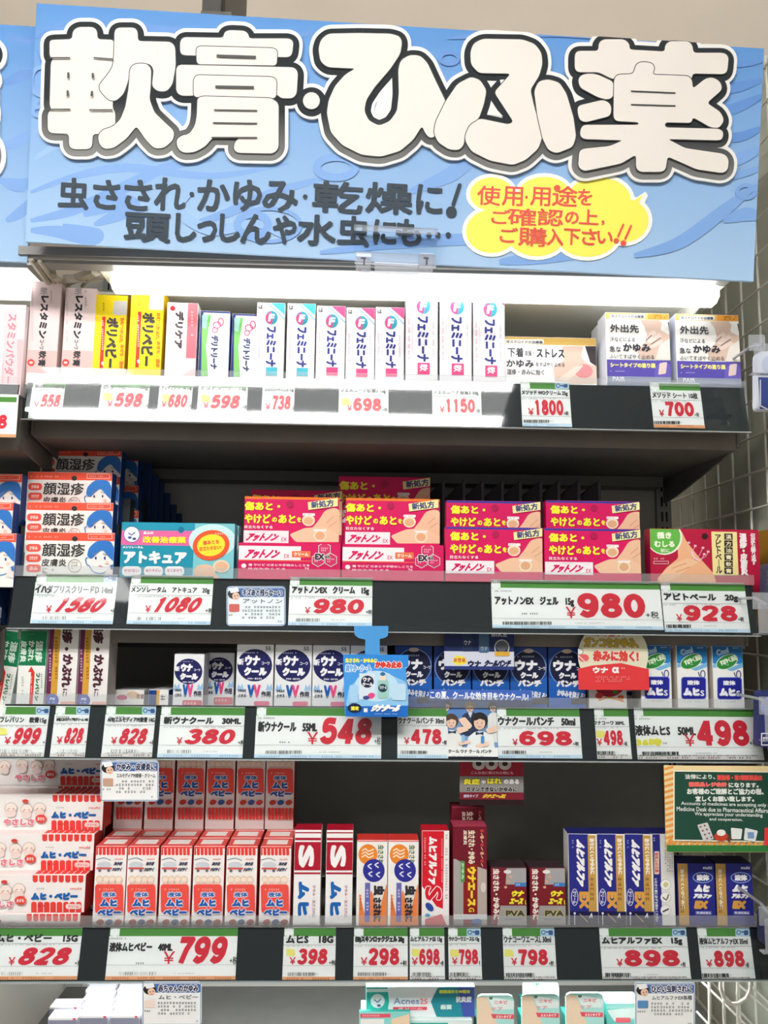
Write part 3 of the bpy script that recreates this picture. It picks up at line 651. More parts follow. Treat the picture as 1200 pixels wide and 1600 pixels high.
def yellow(F):
    F.p([(178, 470), (207, 470), (206, 492), (176, 492)], 'c9c9cc', 3); F.micro(160, 473, 164, 492, '4a3a18', 1, 1); F.micro(203, 468, 208, 486, '4a3a18', 1, 1)
    F.r(158, 495, 163, 577, 'e0312b'); F.micro(158.5, 500, 162.5, 560, 'f8e6d8', 1, 1); F.e(160.5, 568, 2, 3, 'f6e0d0')
    F.t('ポリベビー', 165, 496, 184, 575, '3d3a3a', 1.1, rot=90); F.t('おむつかぶれ', 187, 496, 193, 535, 'e8791f', .3, rot=90); F.t('あせも・湿疹', 187, 538, 193, 577, 'e8791f', .3, rot=90)
b1 = carton('ointment_carton', (147, 461, 196, 600), .036, 1, .04, 'e2b90c', yellow, 'yellow carton with grey square, the shorter left one', 'carton', 'yellow ointment cartons', front='f7dc14', rz=3)
b2 = again(b1, 229, 500, .030, 'yellow carton with grey square, the taller right one', rz=3, group='yellow ointment cartons'); b2.scale = (1.04, 1, 1.06)
def delicare(F):
    F.r(292, 474, 330, 560, 'ef6f7c'); F.micro(297, 480, 303, 540, 'f9c3c8', 1, 1); F.t('デリケア', 273, 486, 287, 545, '4c4048', 1.1, rot=90); F.e(270, 482, 4, 4, 'c8102e'); F.micro(264, 500, 269, 560, 'b9b0b4', 2, 1)
    F.micro(288, 500, 292, 545, 'a79aa0', 1, 1); F.p([(262, 600), (330, 560), (330, 600)], 'f7c9cc')
b3 = carton('ointment_carton', (259, 473, 307, 600), .034, 1, .04, 'e8dfe0', delicare, 'white and pink carton with brown sideways lettering beside the yellow ones', 'carton', front='f7f0f0', rz=2)
def deli(F):
    F.r(300, 480, 370, 600, 'f4f4f6'); F.r(300, 480, 316, 600, '26377f'); F.p([(316, 492), (330, 492), (322, 540), (326, 600), (314, 600)], '7cc46a', 2); F.p([(316, 492), (326, 492), (322, 515), (316, 512)], 'a4dccb', 2)
    F.r(305, 480, 370, 489, '2a3c86')
    for c_ in ((339, 508, 6, 5), (345, 503, 4, 6), (336, 516, 4, 4)): F.s_(ell(*c_, 12), .7, 'd55a8a', True)
    F.t('デリトリーナ', 329, 524, 341, 577, '33406e', .8, rot=90); F.micro(348, 510, 352, 570, 'b9bcc8', 1, 1)
c1 = carton('ointment_carton', (311, 486, 358, 600), .035, 1, .035, '2c4aa0', deli, 'white carton with blue and green edge and animal doodle, left of the pair', 'carton', 'blue and green edged cartons', rz=2, top='c8ccd8')
c2 = again(c1, 385, 540, .043, 'white carton with blue and green edge and animal doodle, right of the pair', rz=2, group='blue and green edged cartons')
def fem(tri, x0, y0, x1, big):
    def art(F):
        wd = x1 - x0
        F.p([(x1 - wd * .48, y0), (x1 + 3, y0), (x1 + 3, y0 + wd * .48)], tri); F.s_([(x1 - wd * .62, y0 - 1), (x1 - wd * .35, y0 + wd * .22), (x1 + 1, y0 + wd * .6)], .9, '7aaec2')
        F.t('は', x0 + 4, y0 + 3, x0 + 11, y0 + 10, '3a3a44', .4)
        cx, cy = x0 + wd * .55, y0 + wd * .53; r_ = wd * .22
        F.e(cx, cy, r_, r_ * 1.1, '2f93ae'); F.p([(cx - r_, cy - r_ * .2), (cx - r_ * .2, cy - r_ * 1.1), (cx + r_ * .2, cy + r_ * .4), (cx, cy + r_ * 1.1), (cx - r_ * .8, cy + r_ * .7)], 'e2457f', 3)
        F.t('F', cx - r_ * .55, cy - r_ * .6, cx + r_ * .55, cy + r_ * .65, 'f8f6f6', .9, sh=.2)
        yb = 579 if big else 575; yt = cy + r_ * 1.4
        F.t('フェミニーナ', cx - wd * .2, yt, cx + wd * .17, yb - (14 if big else 2), '2b3484', 1.0, rot=90)
        if big: F.r(cx - wd * .18, yb - 12, cx + wd * .2, yb + 6, 'e2457f'); F.t('軟', cx - wd * .12, yb - 10, cx + wd * .14, yb + 1, 'f8f0f4', .3, rot=90)
        else: F.r(cx - wd * .2, yb - 1, cx + wd * .2, yb + 12, tri)
        F.micro(x0 + 3, y0 + wd * .9, x0 + 7, yb, 'd78fa8', 1, 1); F.micro(x0 + 9, y0 + wd * .9, x0 + 12, yb - 10, 'c6c0c6', 1, 1); F.micro(x1 - 9, y0 + wd * .9, x1 - 5, yb - 5, 'b9b4bc', 1, 1)
    return art
FG = 'white cartons with pink and teal round emblem, small'; FB = 'white cartons with pink and teal round emblem, tall'
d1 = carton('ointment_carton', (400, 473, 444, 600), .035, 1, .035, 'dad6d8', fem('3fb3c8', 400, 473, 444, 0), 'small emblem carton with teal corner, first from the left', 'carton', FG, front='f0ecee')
d2 = again(d1, 470, 530, .035, 'small emblem carton with teal corner, second from the left', group=FG)
d3 = carton('ointment_carton', (494, 478, 539, 600), .037, 1, .035, 'dad6d8', fem('e2457f', 494, 478, 539, 0), 'small emblem carton with pink corner beside the teal-cornered pair', 'carton', FG, front='efebee')
d4 = again(d3, 563, 530, .041, 'small emblem carton with pink corner, middle of its three', group=FG)
d5 = again(d3, 609, 530, .037, 'small emblem carton with pink corner, next to the tall cartons', group=FG)
e1 = carton('ointment_carton', (634, 452, 684, 600), .03, 1, .035, 'cfcacd', fem('b03a78', 634, 452, 684, 1), 'tall emblem carton with purple corner, left of three', 'carton', FB, front='e9e5e8')
e2 = again(e1, 712, 520, .030, 'tall emblem carton with purple corner, middle of three', group=FB)
e3 = again(e1, 764, 520, .036, 'tall emblem carton with purple corner, right of three', group=FB)
SK = 'dcc0b0'; SK2 = 'c9a596'
def wo(F):
    F.r(780, 520, 940, 539, 'd9b25e'); F.rr(770, 530, 850, 538, 4, 'f6f0e0'); F.t('非ステロイドの治療薬', 791, 532, 848, 537, '3c4468', .2)
    F.p([(878, 541), (912, 541), (908, 556), (914, 566), (936, 574), (940, 600), (868, 600), (864, 574), (882, 562)], SK, 3); F.p([(914, 541), (940, 541), (940, 578), (922, 566)], '3a3236'); F.e(912, 580, 14, 11, 'd98e92')
    F.p([(872, 592), (900, 572), (912, 570), (904, 580), (886, 596)], 'e9d3c6', 3)
    F.t('下着', 793, 543, 818, 558, '3b3d46', .3); F.t('衣服・', 820, 548, 834, 556, '3b3d46', .1); F.t('ストレス', 838, 545, 882, 559, '3b3d46', .6)
    F.t('かゆみ', 791, 562, 834, 574, '3b3d46', .5); F.t('をすばやく止める', 837, 566, 882, 573, '5a5a62', .1); F.t('湿疹・赤みに効く', 792, 577, 850, 586, '5a5a62', .2)
g1 = carton('cream_carton', (789, 527, 932, 600), .04, 1, .03, 'e8e2d6', wo, 'short wide white carton with gold band and a neck photo', 'carton', front='f6f4f2', top='c8a96a')
def sheet(F):
    F.r(940, 480, 1060, 499, 'e9bd70'); F.r(1012, 488, 1060, 499, 'eda03c'); F.rr(952, 491, 1008, 498, 3, 'f8f2e6'); F.t('非ステロイドの治療薬', 955, 492, 1006, 497, '4a5070', .2); F.micro(1022, 491, 1044, 498, '6a5030', 2)
    F.p([(1000, 500), (1035, 500), (1032, 516), (1048, 524), (1048, 561), (1000, 561), (996, 548), (1012, 530), (1008, 510)], SK, 3)
    F.p([(1030, 500), (1052, 500), (1052, 520), (1040, 512)], 'f3efec'); F.p([(1043, 503), (1052, 508), (1052, 528), (1046, 520)], '3a3438')
    for pts in ([(1008, 528), (1020, 516), (1026, 520), (1014, 534)], [(1010, 534), (1030, 520), (1034, 526), (1018, 538)], [(1012, 542), (1034, 530), (1036, 536), (1020, 545)]): F.p(pts, 'e8d2c8', 2)
    F.s_([(1009, 532), (1018, 524)], .6, '6e5850'); F.s_([(1017, 538), (1032, 528)], .6, '6e5850'); F.p([(1030, 540), (1052, 525), (1052, 563), (1024, 563)], 'e6e0d8', 3)
    F.t('外出先', 953, 507, 998, 520, '33333f', .4); F.t('汗などによる', 953, 527, 992, 534, '4a4a55', .1); F.t('急な', 952, 541, 970, 550, '3c3c48', .2); F.t('かゆみ', 973, 537, 1016, 550, '33333f', .7); F.t('ふいてすばやく止める', 952, 554, 1022, 561, '5a5a62', .1)
    F.r(940, 563, 1060, 589, '5a4fae'); F.e(1036, 585, 14, 20, '6d60be'); F.p([(1030, 568), (1042, 566), (1040, 584), (1028, 586)], 'e4cfc8', 2)
    F.t('シートタイプの塗り薬', 953, 567, 1024, 575, 'f3ec8c', .5); F.micro(953, 579, 985, 582, 'c8c4e6', 1); F.r(940, 589, 1060, 620, '9aa0b8'); F.t('PAIR', 957, 589, 976, 596, 'f2f2f6', .2)
GS_ = 'square cartons with a neck photo and purple band'
h1 = carton('sheet_medicine_carton', (947, 489, 1047, 600), .018, 1, .035, 'd8dce8', sheet, 'square neck-photo carton with purple band, front left one', 'carton', GS_, rz=0)
h2 = again(h1, 1106, 540, .018, 'square neck-photo carton with purple band, front right one', group=GS_)
p_ = P(990, 540, .055); h3 = dup(h1, (p_.x - .004, .058, SZ[1]), 'square neck-photo carton standing behind the front left one', group=GS_)
p_ = P(1098, 540, .055); h4 = dup(h1, (p_.x - .002, .058, SZ[1]), 'square neck-photo carton standing behind the front right one', group=GS_)
p_ = P(976, 540, .098); h5 = dup(h1, (p_.x, .098, SZ[1]), 'square neck-photo carton farthest back in the left file', group=GS_)
# ================================================================ SECOND SHELF
def riser(name, x0, x1, ya, yb, row, h, label):
    g = Mesh(); g.box(x0, x1, ya, yb, 0, h, M('33373a')); g.box(x0, x1, ya - .001, ya, h - .004, h + .002, M('4a4e50')); o = g.build(name); o.location = (0, 0, SZ[row]); tag(o, label, 'riser', 'stepped risers'); return o
BL = '2f78c8'
def face(F):
    x0, y0, x1 = 38, 832, 178
    F.r(20, 820, 200, 845, 'f4583f'); F.micro(44, 837, 105, 841, 'f9b0a0', 1); F.s_([(138, 835), (175, 835), (175, 842), (138, 842)], .5, 'f8c0b4', True); F.micro(141, 837, 173, 840.5, 'f9b8aa', 1); F.e(117, 842, 4.6, 4, '3a2e2c')
    for yy, tx in ((856, 'かゆみ'), (872, 'カサカサ'), (888, '赤み')): F.rr(41, yy - 6, 64, yy + 6, 6, 'ee5a48'); F.t(tx, 46, yy - 3, 59, yy + 3.4, 'fbe4dc', .2)
    F.t('顔湿疹', 66, 849, 133, 870, '3a3a38', .5); F.t('皮膚炎', 65, 873, 104, 885, '3a3a38', .2); F.t('に', 67, 887, 74, 896, '3a3a38', .1); F.micro(76, 888, 88, 893, '777777', 1)
    F.s_(ell(117, 884, 10, 10), .6, 'b0a8a0', True); F.micro(111, 877, 123, 890, 'a09890', 3)
    F.p([(136, 869), (139, 856), (150, 846), (160, 844), (174, 846), (179, 858), (180, 880), (170, 870), (160, 858), (150, 866), (143, 874)], BL, 5)
    F.s_([(137, 871), (134, 874), (136, 882), (140, 884)], .8, '4a88c8', sm=3); F.s_([(140, 884), (146, 893), (158, 896), (168, 892)], .7, '5a94cc', sm=3)
    F.e(150, 872, 1.4, 2.4, '2a4a80'); F.e(164, 872, 1.4, 2.4, '2a4a80'); F.s_([(146, 866), (152, 864)], .5, '8a8480'); F.s_([(161, 865), (167, 867)], .5, '8a8480'); F.s_([(155, 884), (160, 885)], .6, 'd06868'); F.e(168, 879, 3, 2.4, 'f3cfc6')
    F.p([(165, 898), (166, 890), (172, 882), (176, 884), (172, 892), (180, 890), (180, 902)], 'f0e6e0', 2); F.p([(172, 884), (180, 880), (180, 890), (174, 890)], BL)
GF = 'orange banded face-care packs in steps'
k1 = carton('face_medicine_pack', (38, 832, 178, 912), .028, 2, .02, '1d4a94', face, 'orange banded face pack at the very front of the steps', 'pack', GF, front='f4f2ee', top='e8604a')
def fpk(cx, ytop, Y, label, parent=k1, row=2, grp=GF):
    p = P(cx, ytop, Y); h = k1.data.vertices[4].co.z; return dup(parent, (p.x, Y, max(p.z - h, SZ[row] + .0056) if Y > .04 else p.z - h), label, group=grp)
fpk(110, 785, .052, 'orange banded face pack second from the front'); fpk(110, 738, .076, 'orange banded face pack third from the front'); fpk(128, 701, .120, 'shaded orange banded face pack highest at the back')
fpk(123, 744, .098, 'orange banded face pack peeking out behind the third step')
fpk(-45, 833, .010, 'face pack of the neighbouring shelf, lowest at the left edge', grp='face packs of the neighbouring shelf'); fpk(-48, 784, .032, 'face pack of the neighbouring shelf, middle at the left edge', grp='face packs of the neighbouring shelf'); fpk(-32, 740, .06, 'face pack of the neighbouring shelf, top at the left edge', grp='face packs of the neighbouring shelf')
for i, (x, yt, Y) in enumerate(((157, 709, .186), (156, 758, .164), (155, 797, .1432))): fpk(x, yt, Y, 'face pack in the shaded second file, ' + ('top', 'middle', 'bottom')[i] + ' of its three', grp='face packs in the shaded second file')
for (Y, h_, xa) in ((.045, .022, 0), (.07, .045, 0), (.10, .07, 0)): pass
xa, xb = P(44, 850, .05).x, P(176, 850, .05).x; hk = k1.data.vertices[4].co.z
def rh(ytop, Y, cx=110): return P(cx, ytop, Y).z - hk - SZ[2] - .0032
nb = [P(cx, yt, Y).z - k1.data.vertices[4].co.z for cx, yt, Y in ((-45, 833, .010), (-48, 784, .032), (-32, 740, .06))]; zl = SZ[2] - .052 + .0008
nr = empty('stepped_riser', (P(-60, 850, .03).x, .03, zl)); tag(nr, 'navy stepped riser under the face packs at the left edge', 'riser')
for (ya, yb, z_) in ((.0165, .0305, nb[0]), (.0325, .0525, nb[1]), (.0605, .0805, nb[2])):
    g = Mesh(); g.box(-.05, .052, ya - .03, yb - .03, 0, z_ - zl - .0006, M('1d3f80')); g.build('step', nr)
ris = empty('stepped_riser', ((xa + xb) / 2, .05, SZ[2])); tag(ris, 'grey stepped riser hidden under the orange banded packs', 'riser')
for (ya, yb, hh) in ((.0495, .0735, rh(785, .052)), (.0740, .0970, rh(738, .076)), (.0975, .119, rh(744, .098, 123)), (.1195, .1415, rh(701, .120, 128)), (.1418, .1637, rh(797, .142, 155)), (.1639, .1857, rh(758, .164, 156)), (.1859, .206, rh(709, .186, 157))):
    g = Mesh(); g.box(xa - ris.location.x, xb - ris.location.x, ya - .05, yb - .05, .0006, max(hh, .004), M('33373a')); g.build('step', ris)
# blue packs seen edge-on, receding
def navy(F): F.r(190, 700, 300, 900, '1a3566'); F.micro(196, 740, 225, 800, '35558c', 8)
GN = 'navy packs receding in the dark'
px_ = [(232, 722, .210), (243, 742, .222), (252, 752, .234), (262, 770, .246), (272, 788, .258), (281, 802, .270)]
for i, (x, yt, Y) in enumerate(px_):
    o = carton('navy_pack', (x - 42, yt, x, 912), Y, 2, .008, '1f4f9a', lambda F: F.micro(x - 30, yt + 6, x - 2, yt + 60, '3a6aa8', 6), 'navy pack in the dark file, %s from its tallest' % ('first', 'second', 'third', 'fourth', 'fifth', 'last')[i], 'pack', GN, front='1b3764')
def cure(F):
    F.r(180, 810, 380, 829, '1f96b4'); F.r(180, 829, 300, 852, 'ee6aa6'); F.p([(300, 829), (330, 829), (310, 852), (300, 852)], 'ee9ac0'); F.e(283, 828, 5, 5, '0f6f92')
    F.p([(305, 816), (380, 812), (380, 912), (300, 912)], '7fcbd4'); F.e(332, 845, 37, 26, 'cdeef0')
    F.e(206, 835, 13, 13, '2f5f9c'); F.e(206, 835, 12, 12, 'f4f4f6'); F.s_([(201, 833), (206, 836), (211, 832)], .8, '46609a'); F.e(203, 840, 3, 2, '46609a'); F.e(210, 842, 3, 2, '3c4f88')
    F.t('皮ふの', 224, 830, 240, 835, 'fdf6f8', .4); F.t('改善治療薬', 223, 838, 291, 849, 'f8ee3c', .7); F.t('メンソレータム', 192, 853, 224, 857, 'f4fafa', .3)
    F.t('アトキュア', 193, 861, 292, 881, 'fbfdfd', 1.5)
    for x, c_ in ((191, 'かかない'), (225, 'ぬりやすい'), (258, 'なじませて')): F.rr(x, 885, x + 30, 900, 7, 'f4f6f6'); F.t(c_, x + 3, 889, x + 27, 894, 'd86a8c', .3)
    F.e(330, 852, 29, 23.5, 'ee5a30', -12); F.e(330, 852, 22, 17, 'f9e63a', -12); F.t('傷あとを', 317, 844, 343, 851, 'de5a2c', .3, ang=-6); F.t('目立たせない!', 312, 853, 346, 860, 'de5a2c', .3, ang=-6)
    F.micro(303, 838, 320, 843, 'fbe3c8', 1); F.micro(336, 832, 356, 836, 'fbe3c8', 1); F.e(320, 893, 17, 11, 'ecc3a4'); F.e(346, 885, 13, 10, 'f2dcc4'); F.e(346, 885, 10, 7.5, 'e9bd96'); F.p([(300, 900), (330, 888), (350, 912), (300, 912)], 'eebfa0', 3)
l1 = carton('scar_cream_carton', (188, 817, 366, 912), .028, 2, .02, '13859c', cure, 'teal carton with pink stripe and orange badge, front of the teal pair', 'carton', 'teal cartons with orange badge', front='1794ae', top='1a7f98')
p_ = P(286, 860, .052); dup(l1, (p_.x, .052, SZ[2] + .0), 'teal carton with pink stripe and orange badge, half hidden behind the front one', group='teal cartons with orange badge')
CR = 'd8115f'; PE = 'f0c2a0'
def hand_art(F, x, y):
    F.p([(x + 132, y + 20), (x + 148, y + 16), (x + 156, y + 22), (x + 156, y + 66), (x + 100, y + 66), (x + 84, y + 60), (x + 110, y + 50), (x + 122, y + 36)], PE, 6)
    F.p([(x + 76, y + 58), (x + 100, y + 48), (x + 130, y + 46), (x + 156, y + 60), (x + 156, y + 70), (x + 86, y + 70)], 'f4caa8', 4); F.e(x + 106, y + 36, 10, 9, 'f6e4c8'); F.e(x + 106, y + 37, 7.5, 6, 'e5b287')
    F.e(x + 124, y + 60, 10, 9.5, 'f6e4c8'); F.e(x + 124, y + 60, 7.5, 6.5, 'e5b287'); F.r(x + 97, y + 25, x + 116, y + 29, 'fbf4f2'); F.micro(x + 98, y + 26, x + 115, y + 28.5, '8a5a60', 1); F.r(x + 114, y + 50, x + 134, y + 53, 'fbf4f2')
    F.s_([(x + 134, y + 40), (x + 146, y + 30)], .5, 'd79c7c'); F.s_([(x + 138, y + 46), (x + 150, y + 38)], .5, 'd79c7c')
def scar(x, y, edge):
    def art(F):
        F.r(x - 20, y - 10, x + 180, y + 3.5, edge); hand_art(F, x, y)
        F.t('傷あと・', x + 6, y + 7, x + 62, y + 21, 'f6f03c', .8); F.t('やけど', x + 6, y + 26, x + 47, y + 41, 'f6f03c', .8); F.t('の', x + 49, y + 31, x + 57, y + 39, 'f6f03c', .5); F.t('あと', x + 59, y + 27, x + 86, y + 41, 'f6f03c', .8); F.t('を', x + 88, y + 31, x + 95, y + 39, 'f6f03c', .4)
        F.e(x + 77, y + 11, 5.5, 5.5, 'b0134f'); F.t('目立たなくする', x + 6, y + 44, x + 50, y + 49, 'fbe9ee', .2)
        F.r(x - 10, y + 52, x + 75, y + 72, 'f8f0f4'); F.t('アットノン', x + 7, y + 56, x + 62, y + 69, CR, .9, sh=.15); F.t('EX', x + 64, y + 63, x + 72, y + 69, CR, .1); F.micro(x + 22, y + 53, x + 48, y + 55.5, 'c8b0ba', 1)
        F.p([(x + 105, y + 8), (x + 152, y + 1), (x + 152, y + 14), (x + 106, y + 20)], 'f2eaa8'); F.t('新処方', x + 110, y + 5, x + 146, y + 16, '2b3a7c', .5, ang=-7)
    return art
def creambox(F):
    F.r(360, 853, 470, 875, 'f8f2f5'); F.t('アットノン', 381, 858, 440, 873, CR, 1.0, sh=.15); F.t('EX', 444, 866, 452, 872, CR, .1); F.rr(456, 861, 485, 871, 1, 'ee7a4a'); F.t('クリーム', 459, 863, 482, 869, 'fdeee4', .4); F.r(360, 875, 495, 877, 'ee5a48')
    F.t('傷 やけど のあとや手術のしこりを', 388, 881, 484, 885, 'f9dfe8', .15); F.t('目立たなくする', 388, 887, 446, 890, 'f9dfe8', .15); F.t('5g', 476, 886, 483, 890, 'f9dfe8', .1); F.e(381, 884, 4, 3.5, 'f9f2f5')
    for cx, cy in ((507, 858), (497, 875), (517, 875)): F.p(ell(cx, cy, 11, 11, 6, 30), 'c8f0dc'[:6]); F.p(ell(cx, cy, 10, 10, 6, 30), 'd8306a'); F.micro(cx - 6, cy - 3, cx + 6, cy + 4, 'f9d6e2', 2)
    F.t('EX', 492, 865, 507, 875, '3b2c3a', .9, ol=('f4e8ee', 1)); F.t('配合', 508, 868, 516, 873, '3b2c3a', .3, ol=('f4e8ee', .5))
def header(name, rect, Y, dpt, x, y, edge, label, dark=False, row=2, dz=0):
    return carton(name, rect, Y, row, dpt, CR, scar(x, y, edge), label, 'carton', 'crimson scar-care cartons', front=CR, top=edge, dz=dz)
ORG_ = 'f07a2a'; BLU = '2c3c9c'
GC = 'crimson scar-care cartons'
# cream: a box with its header card rising behind
def creamset(dx, label, x0, x1):
    o = carton('scar_cream_carton', (372, 849, 532, 912), .03, 2, .018, CR, creambox, label, 'carton', GC, front=CR, top='c01058')
    p = P(454, 815, .047); wd = o['wz'] * .95; zt = P(454, 777, .047).z - SZ[2]; g = Mesh(); g.box(-wd / 2, wd / 2, .0185, .0195, 0, zt, M(CR)); g.box(-wd / 2, wd / 2, .0184, .0196, zt, zt + .0006, M(ORG_)); c_ = g.build('header_card', o)
    F = Face((o.location.x, o.location.y + .0184, SZ[2]), lim=(-wd / 2, o.data.vertices[4].co.z - .002, wd / 2, zt)); scar(376, 777, ORG_)(F); pf = F.build('printed_card', c_); pf.location = (0, .0184, 0); return o
m1 = creamset(0, 'crimson carton with its orange edged header card, left of the cream pair', 0, 0)
m2 = again(m1, 614, 870, .03, 'crimson carton with its orange edged header card, right of the cream pair', group=GC)
q1 = header('scar_gel_carton', (696, 824, 848, 912), .028, .018, 697, 824, BLU, 'crimson carton with blue top edge, front left')
q1b = again(q1, 926, 860, .028, 'crimson carton with blue top edge, front right', group=GC)
h_ = q1.data.vertices[4].co.z
for cx, yt, lab in ((771, 783, 'crimson carton with blue top edge raised behind the front left one'), (926, 783, 'crimson carton with blue top edge raised behind the front right one')):
    p = P(cx, yt, .052); dup(q1, (p.x, .052, p.z - h_), lab, group=GC)
g = Mesh(); hz = P(771, 783, .052).z - h_ - SZ[2] - .0006; xa, xb = P(700, 850, .06).x, P(995, 850, .06).x; g.box(-(xb - xa) / 2, (xb - xa) / 2, 0, .03, .0006, hz, M('3a3d3f')); g.box(-(xb - xa) / 2, (xb - xa) / 2, .029, .03, hz, hz + .004, M('3a3d3f')); o = g.build('riser_block'); o.location = ((xa + xb) / 2, .05, SZ[2]); tag(o, 'plain grey riser under the raised blue edged crimson cartons', 'riser')
for cx, yt, Y, lab in ((462, 766, .12, 'shaded crimson carton far behind the left header card'), (600, 745, .13, 'shaded crimson carton rising behind the right header card')):
    p = P(cx, yt, Y); hh = p.z - SZ[2]; o = carton('scar_cream_carton', (cx - 72, yt, cx + 72, 912), Y, 2, .02, CR, scar(cx - 76, yt, CR), lab, 'carton', GC, front=CR, top='8a1040')
# tapered dark packs edge-on
for i, x in enumerate((663, 695, 727, 756, 787, 815, 847, 875, 906, 938)):
    p = P(x, 748, .2); q = P(x - 29, 775, .2); g = Mesh(); wd = p.x - q.x; h = p.z - SZ[2]; hq = q.z - SZ[2]; dk = M('3f3d42')
    g.hexa([(-wd, 0, 0), (0, 0, 0), (0, .06, 0), (-wd, .06, 0), (-wd, .012, hq), (0, 0, h), (0, .002, h), (-wd, .06, hq)], dk)
    o = g.build('hanging_pack'); o.location = (p.x, .2 , SZ[2]); tag(o, 'dark slanted-top pack at the back, ' + ('first', 'second', 'third', 'fourth', 'fifth', 'sixth', 'seventh', 'eighth', 'ninth', 'last')[i] + ' from the left', 'pack', 'dark slanted packs at the back')
    e = Mesh(); e.hexa([(-.004, -.0005, .01), (0.0002, -.0005, .01), (.0002, 0, .01), (-.004, 0, .01), (-.004, -.0005, h - .006), (.0002, -.0005, h), (.0002, 0, h), (-.004, 0, h - .006)], M('6a676e')); e.build('folded_edge', o)
def herb(F):
    F.p([(1052, 828), (1064, 828), (1072, 845), (1090, 868), (1115, 896), (1120, 912), (1024, 912), (1040, 888), (1060, 872), (1058, 850)], 'f0b78c', 5); F.p([(1026, 905), (1045, 884), (1075, 872), (1092, 878), (1078, 886), (1060, 900), (1040, 910)], 'f4c6a0', 4); F.s_([(1050, 888), (1072, 880)], .5, 'd08c60'); F.s_([(1056, 894), (1078, 886)], .5, 'd08c60')
    F.e(1038, 840, 28, 27, 'f2f4e6'); F.e(1037, 839, 26, 26, '67b94c'); F.t('掻き', 1026, 831, 1049, 842, 'f6fbe8', .7); F.t('むしる', 1022, 845, 1054, 855, 'f6fbe8', .7); F.t('前に', 1032, 857, 1046, 863, 'f6fbe8', .2)
    F.e(1101, 838, 5, 4.6, '3a1820')
    for bx, by in ((1076, 848), (1086, 853), (1098, 856), (1106, 862), (1100, 866)): F.e(bx, by, 2.4, 1.8, 'efc0cc'); F.s_([(bx, by), (bx - 4, by + 8), (1088, 876)], .4, 'efc0cc')
    F.s_([(1080, 862), (1084, 872), (1092, 876)], .9, 'f6dce2'); F.micro(1021, 871, 1044, 875, 'f3c8cc', 1); F.s_([(1021, 877), (1044, 877), (1044, 881), (1021, 881)], .4, 'f3c8cc', True)
    F.r(1112, 831, 1152, 899, 'f3e3a0'); F.t('アピトベール', 1117, 835, 1127, 896, '33302c', .4, vert=True)
    for i, ch in enumerate('漢方油膏軟膏'): F.r(1131, 834 + i * 10.6, 1144, 843.6 + i * 10.6, '26221f'); F.t(ch, 1133, 835.5 + i * 10.6, 1142.4, 842.6 + i * 10.6, 'f3e9c4', .2)
    F.t('湿疹・皮膚炎', 1155, 833, 1167, 899, 'fbeef0', .8, vert=True); F.t('何度も繰り返す', 1172, 833, 1180, 883, 'fbeef0', .3, vert=True)
n1 = carton('herbal_ointment_carton', (1016, 827, 1187, 912), .028, 2, .02, '9c1038', herb, 'crimson carton with green circle and upright black lettering, far right', 'carton', front='b8163f', top='8a1034')
# ================================================================ THIRD SHELF
def green(F):
    F.r(20, 980, 80, 1040, '0f7a4c'); F.t('湿疹', 55, 1001, 67, 1035, 'd6eee0', .6, rot=90); F.t('かぶれ', 44, 1001, 54, 1033, 'd6eee0', .6, rot=90); F.t('皮膚炎', 32, 1001, 42, 1035, 'd6eee0', .6, rot=90); F.micro(40, 990, 58, 992, '4fae84', 1)
    F.p([(44, 1050), (49, 1041), (54, 1050)], 'd8362c'); F.r(46.5, 1050, 52, 1120, 'd8362c'); F.micro(47.5, 1056, 51, 1090, 'f8dcd6', 1, 1); F.t('フレバリン', 55, 1051, 62, 1095, '2a7a50', .7, rot=90); F.micro(63, 1052, 67, 1095, '5a8a70', 1, 1); F.micro(33, 1052, 38, 1095, 'a8b8b0', 1, 1)
r1 = carton('rash_cream_carton', (28, 985, 71, 1110), .03, 3, .03, 'c8d2cc', green, 'green topped white carton with a red arrow, upright', 'carton', 'green topped cartons with red arrow', front='f2f2ee')
p = P(-2, 1050, .036); r2_ = dup(r1, (p.x, .034, SZ[3]), 'green topped white carton with a red arrow, leaning at the left edge', group='green topped cartons with red arrow'); r2_.rotation_euler.y = R(7)
def rash(F):
    F.r(60, 900, 83.5, 1120, '6b2350'); F.r(83.5, 900, 93.5, 1120, 'd9a23a'); F.e(82, 1094, 10, 10, '4b5fb0'); F.t('PE', 78, 1090, 86, 1094, 'dfe4f4', .3); F.micro(76, 1096, 88, 1099, 'dfe4f4', 1)
    F.t('湿疹・', 97, 968, 114, 1017, '4b2230', 1.1, rot=90); F.t('かぶれ', 97, 1022, 113, 1074, '4b2230', 1.1, rot=90); F.t('に', 98, 1076, 105, 1088, '4b2230', .3, rot=90)
    F.micro(76, 1014, 81, 1080, 'e6cdd8', 1, 1); F.micro(85, 990, 91, 1080, '7a5414', 1, 1); F.r(94, 1096, 125, 1120, 'f0b8a8')
r3 = carton('rash_cream_carton', (74, 962, 121, 1110), .03, 3, .035, 'c9c3c0', rash, 'tall white carton with purple and gold stripes, left of the pair', 'carton', 'tall cartons with purple and gold stripes', front='f2efec')
r4 = again(r3, 146, 1040, .03, 'tall white carton with purple and gold stripes, right of the pair', group='tall cartons with purple and gold stripes')
def flatp(F): F.e(190, 1090, 9, 4, 'd8407a'); F.e(208, 1086, 10, 6, 'e8c8a8'); F.t('軟膏', 214, 1084, 226, 1092, '8a5a30', .2)
o = carton('flat_ointment_pack', (178, 1078, 226, 1110), .07, 3, .10, 'c9c9c8', flatp, 'flat white pack lying in the dark beside the striped cartons', 'pack', 'flat packs lying in the dark', top='b9b9ba', dz=.001); o.rotation_euler.z = R(-8)
